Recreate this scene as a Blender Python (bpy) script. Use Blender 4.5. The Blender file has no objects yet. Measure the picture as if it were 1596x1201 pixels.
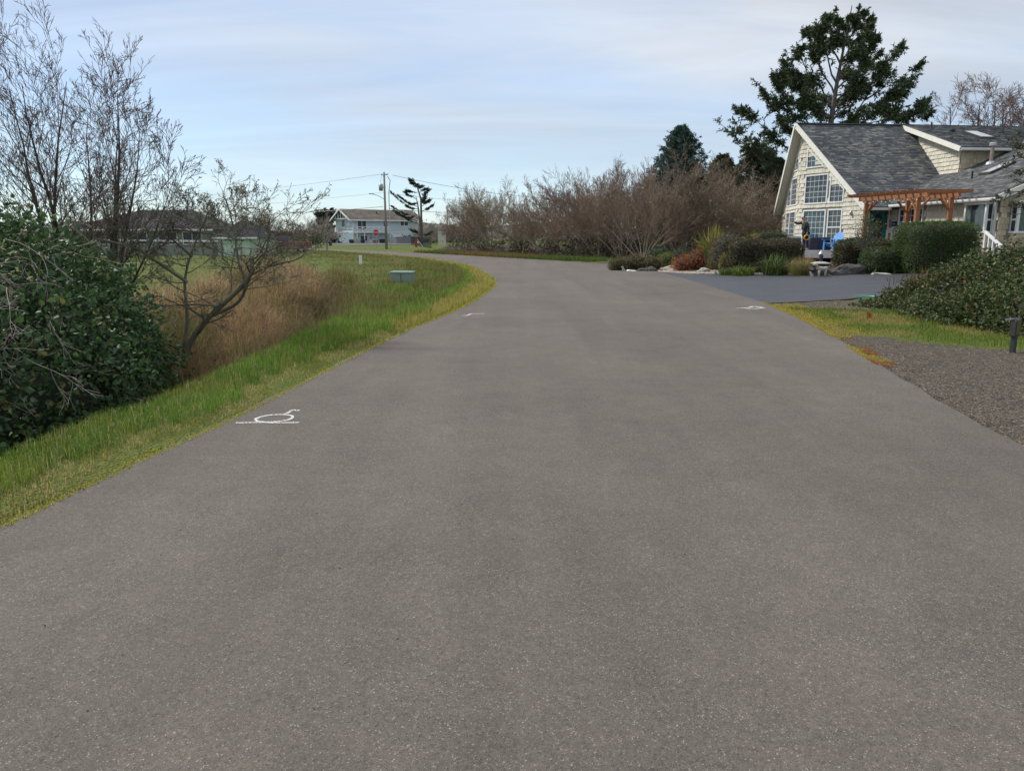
import bpy, math, random
import numpy as np
from mathutils import Vector, Matrix
sc = bpy.context.scene
COL = sc.collection
rng = np.random.default_rng(7)
random.seed(7)
R = math.radians
# ---------------------------------------------------------------- camera
F, CH = 1180.0, 1.6
P = math.atan(230.5 / F)
cam_d = bpy.data.cameras.new('camera'); cam = bpy.data.objects.new('camera', cam_d); COL.objects.link(cam)
cam.location = (0, 0, CH); cam.rotation_euler = (math.pi/2 - P, 0, 0)
cam_d.sensor_width = 36; cam_d.lens = F / 1596 * 36; cam_d.clip_end = 5000; cam_d.clip_start = .05
sc.camera = cam
# ---------------------------------------------------------------- light
SUN_AZ, SUN_EL = R(-62), R(48)          # azimuth from +Y towards +X
sun_dir = Vector((math.sin(SUN_AZ)*math.cos(SUN_EL), math.cos(SUN_AZ)*math.cos(SUN_EL), math.sin(SUN_EL)))
sl = bpy.data.lights.new('sun', 'SUN'); sl.energy = 2.1; sl.angle = R(9); sl.color = (1, .96, .9)
so = bpy.data.objects.new('sun', sl); COL.objects.link(so); so.rotation_euler = sun_dir.to_track_quat('Z', 'Y').to_euler()
world = bpy.data.worlds.new('World'); sc.world = world; world.use_nodes = True
nt = world.node_tree; nt.nodes.clear()
def N(t, **k):
    n = nt.nodes.new(t)
    for a, b in k.items(): setattr(n, a, b)
    return n
out = N('ShaderNodeOutputWorld'); sky = N('ShaderNodeTexSky', sky_type='NISHITA', sun_disc=False, sun_elevation=SUN_EL, sun_rotation=SUN_AZ, air_density=1.0, dust_density=0, ozone_density=1.4)
b1 = N('ShaderNodeBackground'); b1.inputs[1].default_value = .075
b2 = N('ShaderNodeBackground'); b2.inputs[0].default_value = (.87, .925, 1.0, 1); b2.inputs[1].default_value = .40
mx = N('ShaderNodeMixShader'); tc = N('ShaderNodeTexCoord'); sp = N('ShaderNodeSeparateXYZ'); nt.links.new(tc.outputs['Generated'], sp.inputs[0])
ad = N('ShaderNodeMath', operation='ADD'); ad.inputs[1].default_value = .22; nt.links.new(sp.outputs[2], ad.inputs[0])
mxm = N('ShaderNodeMath', operation='MAXIMUM'); mxm.inputs[1].default_value = .05; nt.links.new(ad.outputs[0], mxm.inputs[0])
dx = N('ShaderNodeMath', operation='DIVIDE'); dy = N('ShaderNodeMath', operation='DIVIDE')
nt.links.new(sp.outputs[0], dx.inputs[0]); nt.links.new(sp.outputs[1], dy.inputs[0]); nt.links.new(mxm.outputs[0], dx.inputs[1]); nt.links.new(mxm.outputs[0], dy.inputs[1])
cb = N('ShaderNodeCombineXYZ'); nt.links.new(dx.outputs[0], cb.inputs[0]); nt.links.new(dy.outputs[0], cb.inputs[1])
mp = N('ShaderNodeMapping'); mp.inputs['Rotation'].default_value = (0, 0, R(20)); mp.inputs['Scale'].default_value = (.5, 1.15, 1); nt.links.new(cb.outputs[0], mp.inputs[0])
nz = N('ShaderNodeTexNoise'); nz.inputs['Scale'].default_value = .8; nz.inputs['Detail'].default_value = 6; nz.inputs['Roughness'].default_value = .5; nz.inputs['Distortion'].default_value = .5
nt.links.new(mp.outputs[0], nz.inputs['Vector'])
rp = N('ShaderNodeValToRGB'); rp.color_ramp.elements[0].position = .40; rp.color_ramp.elements[0].color = (.66, .66, .66, 1); rp.color_ramp.elements[1].position = .60; rp.color_ramp.elements[1].color = (1, 1, 1, 1)
nt.links.new(nz.outputs[0], rp.inputs[0])
mp2 = N('ShaderNodeMapping'); mp2.inputs['Rotation'].default_value = (0, 0, R(28)); mp2.inputs['Scale'].default_value = (.35, 1.6, 1); nt.links.new(cb.outputs[0], mp2.inputs[0])
nz2 = N('ShaderNodeTexNoise'); nz2.inputs['Scale'].default_value = 1.1; nz2.inputs['Detail'].default_value = 7; nz2.inputs['Roughness'].default_value = .55; nz2.inputs['Distortion'].default_value = .8; nt.links.new(mp2.outputs[0], nz2.inputs['Vector'])
cs_ = N('ShaderNodeMapRange'); cs_.inputs[1].default_value = .35; cs_.inputs[2].default_value = .68; cs_.inputs[3].default_value = .33; cs_.inputs[4].default_value = .46; nt.links.new(nz2.outputs[0], cs_.inputs[0]); nt.links.new(cs_.outputs[0], b2.inputs[1])
er = N('ShaderNodeMapRange', interpolation_type='SMOOTHSTEP'); er.inputs[1].default_value = 0; er.inputs[2].default_value = .28; er.inputs[3].default_value = .55; er.inputs[4].default_value = 1; nt.links.new(sp.outputs[2], er.inputs[0])
fm = N('ShaderNodeMath', operation='MULTIPLY'); nt.links.new(rp.outputs[0], fm.inputs[0]); nt.links.new(er.outputs[0], fm.inputs[1]); nt.links.new(fm.outputs[0], mx.inputs[0])
hs = N('ShaderNodeMix', data_type='RGBA', blend_type='MULTIPLY'); hs.inputs[0].default_value = 1; hs.inputs[7].default_value = (.76, .92, 1.08, 1); nt.links.new(sky.outputs[0], hs.inputs[6]); nt.links.new(hs.outputs[2], b1.inputs[0]); nt.links.new(b1.outputs[0], mx.inputs[1]); nt.links.new(b2.outputs[0], mx.inputs[2]); nt.links.new(mx.outputs[0], out.inputs[0])
vs = sc.view_settings; vs.view_transform = 'Standard'; vs.look = 'None'; vs.gamma = 1; vs.exposure = 1.0; vs.use_curve_mapping = False
# ---------------------------------------------------------------- helpers
def at(px, py, Y):
    a = (px-798)/F; b = (600.5-py)/F
    d = (a, math.cos(P)+b*math.sin(P), -math.sin(P)+b*math.cos(P)); t = Y/d[1]
    return Vector((d[0]*t, Y, CH+d[2]*t))
def gnd(px, py, z=0):
    a = (px-798)/F; b = (600.5-py)/F
    d = (a, math.cos(P)+b*math.sin(P), -math.sin(P)+b*math.cos(P)); t = (z-CH)/d[2]
    return Vector((d[0]*t, d[1]*t, z))
WL = {}
def tag(o, label=None, cat=None, group=None, kind=None):
    if label: o['label'] = label
    if cat: o['category'] = cat
    if group: o['group'] = group
    if kind: o['kind'] = kind
    return o
def thing(name, loc, label, cat, group=None, rz=0):
    o = bpy.data.objects.new(name, None); COL.objects.link(o); o.location = loc; o.rotation_euler = (0, 0, rz); o.empty_display_size = .2
    WL[o] = Vector(loc); return tag(o, label, cat, group)
def link(name, me, mat, parent=None, local=False, loc=None):
    o = bpy.data.objects.new(name, me); COL.objects.link(o)
    if mat and not me.materials: me.materials.append(mat)
    if parent is not None:
        o.parent = parent; w = WL.get(parent, Vector((0, 0, 0)))
        if not local: me.transform(Matrix.Translation(-w))
        WL[o] = w
    elif loc is not None:
        if not local: me.transform(Matrix.Translation(-Vector(loc)))
        o.location = loc; WL[o] = Vector(loc)
    return o
def copy_tree(o, parent=None):
    c = o.copy(); COL.objects.link(c)
    if parent is not None: c.parent = parent
    for ch in list(o.children): copy_tree(ch, c)
    return c
class MB:
    def __init__(s): s.v = []; s.f = []
    def add(s, vs_, fs):
        o = len(s.v); s.v += [tuple(q) for q in vs_]; s.f += [tuple(i+o for i in f) for f in fs]; return s
    def box(s, lo, hi, M=None):
        x0, y0, z0 = lo; x1, y1, z1 = hi
        v = [Vector(q) for q in ((x0,y0,z0),(x1,y0,z0),(x1,y1,z0),(x0,y1,z0),(x0,y0,z1),(x1,y0,z1),(x1,y1,z1),(x0,y1,z1))]
        if M is not None: v = [M @ q for q in v]
        return s.add(v, [(0,3,2,1),(4,5,6,7),(0,1,5,4),(1,2,6,5),(2,3,7,6),(3,0,4,7)])
    def bar(s, a, b, w, h=None, up=(0,0,1)):
        a = Vector(a); b = Vector(b); h = h or w; d = (b-a); L = d.length; d.normalize()
        sd = d.cross(Vector(up))
        if sd.length < 1e-4: sd = d.cross(Vector((1, 0, 0)))
        sd.normalize(); u2 = sd.cross(d)
        M = Matrix((( d.x, sd.x, u2.x, a.x), (d.y, sd.y, u2.y, a.y), (d.z, sd.z, u2.z, a.z), (0,0,0,1)))
        return s.box((0,-w/2,-h/2), (L,w/2,h/2), M)
    def tube(s, pts, rad, n=8, cap=True):
        pts = [Vector(p) for p in pts]; k = len(pts)
        if not hasattr(rad, '__len__'): rad = [rad]*k
        vs_ = []; ref = Vector((0, 0, 1))
        for i, p in enumerate(pts):
            d = (pts[min(i+1, k-1)]-pts[max(i-1, 0)]).normalized()
            if abs(d.dot(ref)) > .97: ref = Vector((1, 0, 0)) if abs(d.x) < .9 else Vector((0, 1, 0))
            a = d.cross(ref).normalized(); b = d.cross(a); ref = (-b if False else b.cross(d) if False else ref)
            for j in range(n):
                t = 2*math.pi*j/n; vs_.append(p + (a*math.cos(t)+b*math.sin(t))*rad[i])
        fs = [(i*n+j, i*n+(j+1) % n, (i+1)*n+(j+1) % n, (i+1)*n+j) for i in range(k-1) for j in range(n)]
        if cap: fs += [tuple(range(n))[::-1], tuple((k-1)*n+j for j in range(n))]
        return s.add(vs_, fs)
    def lathe(s, prof, c=(0,0,0), n=16, M=None):
        c = Vector(c); v = []
        for r, z in prof:
            for j in range(n):
                t = 2*math.pi*j/n; q = Vector((r*math.cos(t), r*math.sin(t), z))
                v.append((M @ q if M is not None else q)+c)
        k = len(prof)
        fs = [(i*n+j, i*n+(j+1) % n, (i+1)*n+(j+1) % n, (i+1)*n+j) for i in range(k-1) for j in range(n)]
        fs += [tuple(range(n))[::-1], tuple((k-1)*n+j for j in range(n))]
        return s.add(v, fs)
    def prism(s, poly, f, a, b):
        """poly: 2-D points; f(p, h) -> world; extruded from h=a to h=b"""
        n = len(poly); v = [f(p, a) for p in poly]+[f(p, b) for p in poly]
        return s.add(v, [tuple(range(n))[::-1], tuple(range(n, 2*n))]+[(i, (i+1) % n, n+(i+1) % n, n+i) for i in range(n)])
    def mesh(s, name, smooth=False):
        me = bpy.data.meshes.new(name); me.from_pydata(s.v, [], s.f); me.validate(); me.update()
        if smooth: me.shade_smooth()
        return me
    def build(s, name, mat, parent=None, smooth=False, local=False, loc=None, bevel=0):
        o = link(name, s.mesh(name, smooth), mat, parent, local, loc)
        if bevel:
            m = o.modifiers.new('b', 'BEVEL'); m.width = bevel; m.segments = 2; m.limit_method = 'ANGLE'
        return o
def np_mesh(name, V, Fs, col=None, smooth=False):
    """V (n,3); Fs list of (m,k) index arrays; col (n,3) point colours"""
    me = bpy.data.meshes.new(name); V = np.asarray(V, np.float32)
    me.vertices.add(len(V)); me.vertices.foreach_set('co', V.ravel())
    idx = np.concatenate([f.ravel() for f in Fs]).astype(np.int32); tot = np.concatenate([np.full(len(f), f.shape[1]) for f in Fs]).astype(np.int32)
    me.loops.add(len(idx)); me.loops.foreach_set('vertex_index', idx)
    me.polygons.add(len(tot)); st = np.concatenate([[0], np.cumsum(tot)[:-1]]).astype(np.int32); me.polygons.foreach_set('loop_start', st)
    if col is not None:
        a = me.attributes.new('col', 'FLOAT_COLOR', 'POINT'); c4 = np.ones((len(V), 4), np.float32); c4[:, :3] = col; a.data.foreach_set('color', c4.ravel())
    me.update(calc_edges=True)
    me.shade_smooth() if smooth else me.shade_flat()
    return me
def nrm(a): return a/np.maximum(np.linalg.norm(a, axis=-1, keepdims=True), 1e-9)
def leaf_mesh(name, Pn, A, L, Wd, col, fold=.25, jit=.12, rnd=False):
    n = len(Pn); A = nrm(A); r = nrm(rng.normal(size=(n, 3))); B = nrm(np.cross(A, r)); C = np.cross(A, B)
    L = np.broadcast_to(np.asarray(L, float), (n,))[:, None]; Wd = np.broadcast_to(np.asarray(Wd, float), (n,))[:, None]
    if rnd:
        V = np.stack([Pn, Pn+A*L*.22+B*Wd*.40+C*Wd*fold*.7, Pn+A*L*.62+B*Wd*.46+C*Wd*fold, Pn+A*L-C*Wd*.1, Pn+A*L*.62-B*Wd*.46+C*Wd*fold, Pn+A*L*.22-B*Wd*.40+C*Wd*fold*.7], 1).reshape(-1, 3)
        i = np.arange(n)[:, None]*6; col = np.clip(np.broadcast_to(np.asarray(col, float), (n, 3))*(1+rng.normal(size=(n, 1))*jit*2), .004, 1)
        return np_mesh(name, V, [np.concatenate([i+[0, 1, 2, 3], i+[0, 3, 4, 5]])], np.repeat(col, 6, 0))
    V = np.stack([Pn, Pn+A*L*.45+B*Wd*.5+C*Wd*fold, Pn+A*L, Pn+A*L*.45-B*Wd*.5+C*Wd*fold], 1).reshape(-1, 3)
    i = np.arange(n)[:, None]*4; Fc = np.concatenate([i+[0, 1, 2], i+[0, 2, 3]])
    col = np.clip(np.broadcast_to(np.asarray(col, float), (n, 3))*(1+rng.normal(size=(n, 1))*jit*2), .004, 1)
    return np_mesh(name, V, [Fc], np.repeat(col, 4, 0))
def blade_mesh(name, Pn, h, w, col, lean=.45, tipcol=None, up=None, curve=1.0):
    n = len(Pn); az = rng.uniform(0, 2*math.pi, n); ld = np.stack([np.cos(az), np.sin(az), np.zeros(n)], 1)
    az2 = az+math.pi/2+rng.normal(size=n)*.5; S = np.stack([np.cos(az2), np.sin(az2), np.zeros(n)], 1)
    h = np.broadcast_to(np.asarray(h, float), (n,))[:, None]; w = np.broadcast_to(np.asarray(w, float), (n,))[:, None]
    k = (lean*np.abs(rng.normal(size=(n, 1))+.3)).clip(0, 1.6)
    U = np.array([[0, 0, 1.0]])
    mid = Pn+h*(U*.55+ld*k*.3); tip = Pn+h*(U*(.98-.38*k*curve).clip(.12, 1)+ld*k*.85)
    V = np.stack([Pn-S*w*.5, Pn+S*w*.5, mid-S*w*.38, mid+S*w*.38, tip], 1).reshape(-1, 3)
    i = np.arange(n)[:, None]*5
    col = np.clip(np.broadcast_to(np.asarray(col, float), (n, 3))*(1+rng.normal(size=(n, 1))*.22), .004, 1)
    return np_mesh(name, V, [i+[0, 1, 3, 2], i+[2, 3, 4]], np.repeat(col, 5, 0))
def tubes_mesh(name, groups, cols=None, smooth=True):
    """groups: dict (k,n)-> list of (pts (k,3), radii (k))"""
    Vs = []; Fs = []; off = 0; Cs = []
    for (k, n), lst in groups.items():
        Pp = np.array([q[0] for q in lst]); Rr = np.array([q[1] for q in lst]); B = len(lst)
        T = np.empty_like(Pp); T[:, 1:-1] = Pp[:, 2:]-Pp[:, :-2]; T[:, 0] = Pp[:, 1]-Pp[:, 0]; T[:, -1] = Pp[:, -1]-Pp[:, -2]
        T = nrm(T); ref = np.where(np.abs(T[:, :1, 2:3]) > .8, np.array([[[1., 0, 0]]]), np.array([[[0., 0, 1]]]))
        a = nrm(np.cross(T, np.broadcast_to(ref, T.shape))); b = np.cross(T, a)
        th = np.arange(n)*2*math.pi/n
        V = Pp[:, :, None]+(a[:, :, None]*np.cos(th)[None, None, :, None]+b[:, :, None]*np.sin(th)[None, None, :, None])*Rr[:, :, None, None]
        Vs.append(V.reshape(-1, 3))
        if cols:
            w_ = np.clip((Rr-cols[2])/(cols[3]-cols[2]), 0, 1)[:, :, None]; cc_ = (np.array(cols[0])*w_+np.array(cols[1])*(1-w_))*rng.uniform(.75, 1.25, (B, 1, 1)); Cs.append(np.repeat(cc_.reshape(-1, 3), n, 0))
        i = np.arange(k-1)[:, None]*n; j = np.arange(n)[None]; q = np.stack([i+j, i+(j+1) % n, i+n+(j+1) % n, i+n+j], -1).reshape(-1, 4)
        Fs.append((off+np.arange(B)[:, None, None]*k*n+q[None]).reshape(-1, 4)); off += B*k*n
    return np_mesh(name, np.concatenate(Vs), [np.concatenate(Fs)], np.concatenate(Cs) if cols else None, smooth)
def grow(seed, stems, nch, ang, ratio, wig, trop, k=(8, 6, 4, 3, 2), rmin=.004, rtaper=.45, rchild=.55, tmin=.25):
    """stems: list of (p, d, L, r). returns groups, tips"""
    g = {}; tips = []; r_ = random.Random(seed)
    st = [(Vector(p), Vector(d).normalized(), L, r, 0) for p, d, L, r in stems]
    gs = lambda: r_.gauss(0, 1)
    while st:
        p, d, L, r, lv = st.pop(); kk = k[min(lv, len(k)-1)]; pts = [p.copy()]; rad = [r]; dirs = [d.copy()]
        for i in range(kk):
            d = (d+Vector((gs(), gs(), gs()))*wig[min(lv, len(wig)-1)]+Vector((0, 0, trop[min(lv, len(trop)-1)]))).normalized()
            p = p+d*(L/kk); pts.append(p.copy()); rad.append(max(rmin, r*(1-(1-rtaper)*(i+1)/kk))); dirs.append(d.copy())
        n = 7 if r > .06 else 5 if r > .025 else 3
        g.setdefault((kk+1, n), []).append(([tuple(q) for q in pts], rad))
        if lv < len(nch):
            m = nch[lv]
            for c in range(m):
                t = tmin+(1-tmin)*(c+r_.random())/m; f = t*kk; i = min(int(f), kk-1); f -= i
                q = pts[i].lerp(pts[i+1], f); dd = dirs[i+1]
                ax = dd.cross(Vector((gs(), gs(), gs()))).normalized()
                a = ang[lv]*(.7+.6*r_.random()); nd = (dd*math.cos(a)+ax*math.sin(a)).normalized()
                st.append((q, nd, L*ratio[lv]*(1.15-.55*t)*(.7+.6*r_.random()), max(rmin, (rad[i]*(1-f)+rad[i+1]*f)*rchild), lv+1))
        else: tips.append((tuple(pts[-1]), tuple(d)))
    return g, tips
# ---------------------------------------------------------------- materials
def newmat(name):
    m = bpy.data.materials.new(name); m.use_nodes = True; t = m.node_tree; return m, t, t.nodes['Principled BSDF']
def pm(name, c1, c2=None, scale=6, rough=.75, bump=0, bscale=40, metal=0, detail=4, spec=.4, stretch=None, isl=0):
    m, t, b = newmat(name); b.inputs['Roughness'].default_value = rough; b.inputs['Metallic'].default_value = metal; b.inputs['Specular IOR Level'].default_value = spec
    c2 = c2 or tuple(q*.8 for q in c1)
    tcn = t.nodes.new('ShaderNodeTexCoord'); vec = tcn.outputs['Object']
    if stretch:
        mpn = t.nodes.new('ShaderNodeMapping'); mpn.inputs['Scale'].default_value = stretch; t.links.new(vec, mpn.inputs[0]); vec = mpn.outputs[0]
    n = t.nodes.new('ShaderNodeTexNoise'); n.inputs['Scale'].default_value = scale; n.inputs['Detail'].default_value = detail; n.inputs['Roughness'].default_value = .6; t.links.new(vec, n.inputs['Vector'])
    rm = t.nodes.new('ShaderNodeMapRange'); rm.inputs[1].default_value = .3; rm.inputs[2].default_value = .7; t.links.new(n.outputs[0], rm.inputs[0])
    mix = t.nodes.new('ShaderNodeMix'); mix.data_type = 'RGBA'; mix.inputs[6].default_value = (*c1, 1); mix.inputs[7].default_value = (*c2, 1)
    t.links.new(rm.outputs[0], mix.inputs[0]); colo = mix.outputs[2]
    if isl:
        gi = t.nodes.new('ShaderNodeNewGeometry'); oi = t.nodes.new('ShaderNodeObjectInfo'); adn = t.nodes.new('ShaderNodeMath'); adn.operation = 'ADD'
        t.links.new(gi.outputs['Random Per Island'], adn.inputs[0]); t.links.new(oi.outputs['Random'], adn.inputs[1])
        fr = t.nodes.new('ShaderNodeMath'); fr.operation = 'FRACT'; t.links.new(adn.outputs[0], fr.inputs[0])
        mr2 = t.nodes.new('ShaderNodeMapRange'); mr2.inputs[3].default_value = 1-isl; mr2.inputs[4].default_value = 1+isl; t.links.new(fr.outputs[0], mr2.inputs[0])
        hv = t.nodes.new('ShaderNodeHueSaturation'); t.links.new(mr2.outputs[0], hv.inputs['Value']); t.links.new(colo, hv.inputs['Color']); colo = hv.outputs[0]
    t.links.new(colo, b.inputs['Base Color'])
    if bump:
        n2 = t.nodes.new('ShaderNodeTexNoise'); n2.inputs['Scale'].default_value = bscale; n2.inputs['Detail'].default_value = 5; t.links.new(vec, n2.inputs['Vector'])
        bp = t.nodes.new('ShaderNodeBump'); bp.inputs['Strength'].default_value = bump; bp.inputs['Distance'].default_value = .02; t.links.new(n2.outputs[0], bp.inputs['Height']); t.links.new(bp.outputs[0], b.inputs['Normal'])
    return m
def leafmat(name, rough=.5, trans=.25, spec=.35):
    m, t, b = newmat(name); a = t.nodes.new('ShaderNodeAttribute'); a.attribute_name = 'col'
    b.inputs['Roughness'].default_value = rough; b.inputs['Specular IOR Level'].default_value = spec; t.links.new(a.outputs[0], b.inputs['Base Color'])
    tr = t.nodes.new('ShaderNodeBsdfTranslucent'); t.links.new(a.outputs[0], tr.inputs[0]); ms = t.nodes.new('ShaderNodeMixShader'); ms.inputs[0].default_value = trans
    t.links.new(b.outputs[0], ms.inputs[1]); t.links.new(tr.outputs[0], ms.inputs[2]); t.links.new(ms.outputs[0], t.nodes['Material Output'].inputs[0]); return m
def glassmat(name, tint=(.03, .045, .06), rough=.03):
    m, t, b = newmat(name); n = t.nodes.new('ShaderNodeTexNoise'); n.inputs['Scale'].default_value = 1.2
    mix = t.nodes.new('ShaderNodeMix'); mix.data_type = 'RGBA'; mix.inputs[6].default_value = (*[q*.6 for q in tint], 1); mix.inputs[7].default_value = (*[q*1.4 for q in tint], 1); t.links.new(n.outputs[0], mix.inputs[0]); t.links.new(mix.outputs[2], b.inputs['Base Color'])
    b.inputs['Roughness'].default_value = rough; b.inputs['Specular IOR Level'].default_value = .7; return m
M_leaf = leafmat('leaf'); M_grass = leafmat('grass_blade', .6, .4, .2); M_gloss = leafmat('glossy_leaf', .5, .2, .3); M_needle = leafmat('needle', .6, .1, .3)
M_bark = pm('bark', (.10, .085, .075), (.17, .15, .135), 9, .9, .6, 30)
M_barkd = pm('dark_bark', (.10, .083, .073), (.17, .145, .128), 9, .9, .6, 30)
M_twig = pm('brown_twig', (.235, .175, .130), (.34, .265, .20), 3, .85)
M_twigg = pm('grey_twig', (.28, .235, .195), (.40, .35, .30), 3, .85)
M_lichen = pm('lichen_bark', (.20, .19, .11), (.11, .10, .085), 5, .9, .4, 40)
M_white = pm('white_paint', (.78, .78, .77), (.70, .70, .69), 3, .5)
M_cream = pm('cream_trim', (.78, .76, .68), (.72, .70, .62), 3, .6)
M_shake = pm('cream_shake', (.66, .62, .51), (.58, .54, .44), 6, .8, .5, 60, stretch=(1, 1, .25), isl=.12)
M_shake_w = pm('tan_shake', (.56, .48, .34), (.48, .41, .28), 6, .8, .5, 60, stretch=(1, 1, .25), isl=.14)
M_under = pm('wall_paper', (.30, .27, .22), (.25, .225, .18), 4, .9)
M_soffit = pm('soffit_board', (.62, .59, .50), (.57, .54, .45), 4, .7)
M_glass = glassmat('window_glass'); M_glass_t = glassmat('window_glass_teal', (.03, .07, .085))
M_paned = pm('dark_pane', (.035, .042, .05), (.06, .07, .08), 2, .3, spec=.25)
M_dark = pm('dark_void', (.02, .02, .022), (.03, .03, .03), 4, .8)
M_iron = pm('black_metal', (.025, .025, .027), (.04, .04, .04), 8, .5)
M_galv = pm('galvanised', (.35, .36, .37), (.45, .46, .47), 6, .4, metal=.6)
M_cedar = pm('cedar', (.33, .14, .058), (.24, .095, .04), 5, .6, .3, 40, stretch=(1, 1, 1))
M_rock = pm('rock', (.055, .05, .047), (.10, .09, .082), 5, .9, .8, 9)
M_conc = pm('pale_stone', (.30, .28, .25), (.40, .38, .34), 6, .9, .5, 25)
# roof shingles: blended slate-grey tabs
def roofmat(name, a, b_, c):
    m, t, b = newmat(name); b.inputs['Roughness'].default_value = .9; b.inputs['Specular IOR Level'].default_value = .2
    g = t.nodes.new('ShaderNodeNewGeometry'); r = t.nodes.new('ShaderNodeValToRGB'); e = r.color_ramp.elements
    e[0].position = 0; e[0].color = (*a, 1); e[1].position = 1; e[1].color = (*c, 1); q = e.new(.55); q.color = (*b_, 1); q = e.new(.8); q.color = (*[.5*(x+y) for x, y in zip(b_, c)], 1)
    t.links.new(g.outputs['Random Per Island'], r.inputs[0]); n = t.nodes.new('ShaderNodeTexNoise'); n.inputs['Scale'].default_value = 90; n.inputs['Detail'].default_value = 3
    tcn = t.nodes.new('ShaderNodeTexCoord'); t.links.new(tcn.outputs['Object'], n.inputs['Vector'])
    n3 = t.nodes.new('ShaderNodeTexNoise'); n3.inputs['Scale'].default_value = .8; t.links.new(tcn.outputs['Object'], n3.inputs['Vector'])
    ma = t.nodes.new('ShaderNodeMath'); ma.operation = 'ADD'; t.links.new(n.outputs[0], ma.inputs[0]); t.links.new(n3.outputs[0], ma.inputs[1])
    hv = t.nodes.new('ShaderNodeHueSaturation'); t.links.new(ma.outputs[0], hv.inputs['Value']); t.links.new(r.outputs[0], hv.inputs['Color']); t.links.new(hv.outputs[0], b.inputs['Base Color']); return m
M_roof = roofmat('roof_shingle', (.068, .072, .080), (.098, .102, .108), (.20, .197, .175))
M_roofb = roofmat('brown_shingle', (.12, .10, .085), (.15, .13, .11), (.20, .175, .15))
M_roofd = roofmat('dark_shingle', (.05, .048, .055), (.065, .062, .07), (.09, .085, .09))
# ---------------------------------------------------------------- road outline
def catmull(pts, n=5):
    pts = np.array(pts, float); o = []
    for i in range(len(pts)-1):
        p0 = pts[max(i-1, 0)]; p1 = pts[i]; p2 = pts[i+1]; p3 = pts[min(i+2, len(pts)-1)]
        for t in np.arange(n)/n:
            o.append(.5*((2*p1)+(-p0+p2)*t+(2*p0-5*p1+4*p2-p3)*t*t+(-p0+3*p1-3*p2+p3)*t**3))
    o.append(pts[-1]); return np.array(o)
EL = catmull([(-3.6,-14),(-3.4,-6),(-3.15,0),(-2.85,4),(-2.5,6.5),(-2.2,9.5),(-1.8,13.2),(-1.3,16.4),(-.85,21),(-.62,26),(-1.0,32.4),(-2.8,45.3),(-6.8,59.1),(-13.7,75.1),(-20.6,88.8),(-33.3,108.6),(-62,142),(-110,190)])
ER = catmull([(3.3,-14),(3.4,-6),(3.6,0),(3.95,5.6),(4.5,8.8),(5.5,13.7),(6.15,18.4),(6.45,24),(6.7,30),(6.75,36),(6.45,40),(5.4,46.4),(3.2,52.7),(.1,59.1),(-3.3,66.5),(-6.8,73.6),(-10.7,81.4),(-19.4,97.0),(-27.5,108.6),(-54,142),(-100,192)])
def pdist(pts, line):
    pts = np.asarray(pts, float); best = np.full(len(pts), 1e9)
    for a, b in zip(line[:-1], line[1:]):
        d = b-a; L2 = (d*d).sum()
        t = np.clip(((pts-a)@d)/L2, 0, 1); q = pts-(a+t[:, None]*d); best = np.minimum(best, (q*q).sum(1))
    return np.sqrt(best)
def inpoly(pts, poly):
    pts = np.asarray(pts, float); x, y = pts[:, 0], pts[:, 1]; c = np.zeros(len(pts), bool); j = len(poly)-1
    for i in range(len(poly)):
        xi, yi = poly[i]; xj, yj = poly[j]
        if yi != yj:
            c ^= ((yi > y) != (yj > y)) & (x < (xj-xi)*(y-yi)/(yj-yi)+xi)
        j = i
    return c
ROADP = np.concatenate([EL, ER[::-1]])
def sst(a, b, x): t = np.clip((x-a)/(b-a), 0, 1); return t*t*(3-2*t)
def vnoise(x, y, s, seed=0):
    x = np.asarray(x)/s; y = np.asarray(y)/s; xi = np.floor(x).astype(int); yi = np.floor(y).astype(int); fx = x-xi; fy = y-yi
    def hsh(a, b):
        n = (a*374761393+b*668265263+seed*974711).astype(np.int64) & 0x7fffffff; n = ((n ^ (n >> 13))*1274126177) & 0x7fffffff; return (n & 0xffff)/65535.0
    fx = fx*fx*(3-2*fx); fy = fy*fy*(3-2*fy)
    return (hsh(xi, yi)*(1-fx)+hsh(xi+1, yi)*fx)*(1-fy)+(hsh(xi, yi+1)*(1-fx)+hsh(xi+1, yi+1)*fx)*fy
DRIVE = catmull([(6.2,18.6),(7.9,19.1),(9.3,19.7),(12,21),(16,22.5),(19.5,24),(19.8,27.0),(17,27.0),(14.8,27.9),(13.5,29.7),(10.7,31.2),(9.0,32.4),(7.7,33.6),(6.75,36.5),(6.6,33),(6.45,28),(6.3,24),(6.1,19.0)], 4)
def sides(xy):
    ins = inpoly(xy, ROADP); dl = pdist(xy, EL); dr = pdist(xy, ER); left = (dl < dr) & ~ins; return ins, dl, dr, left
def height(x, y):
    x = np.atleast_1d(np.asarray(x, float)); y = np.atleast_1d(np.asarray(y, float)); xy = np.stack([x.ravel(), y.ravel()], 1)
    ins, dl, dr, left = sides(xy); yy = xy[:, 1]; A = .85*(1-sst(18, 36, yy))+.2
    cD = np.interp(yy, [5, 10, 15.5, 24, 34, 60], [2.0, 2.2, 2.8, 5.2, 7.5, 11]); zl = -A*sst(cD-1.15, cD, dl)*(1-.6*sst(cD+.4, cD+2.4, dl)) + .035*sst(0, .4, dl)+(vnoise(xy[:, 0], yy, .7, 3)-.5)*.06*sst(.3, 1, dl)+(vnoise(xy[:, 0], yy, 2.7, 5)-.5)*.14*sst(1.2, 3, dl)
    zr = np.clip(.036*(dr-.3), 0, .5)*sst(14, 24, yy)+(vnoise(xy[:, 0], yy, .6, 4)-.5)*.03*sst(.3, .9, dr)
    z = np.where(ins, -.06, np.where(left, zl, zr)); return z.reshape(x.shape)
def hz(x, y): return float(height(x, y)[0])
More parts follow.
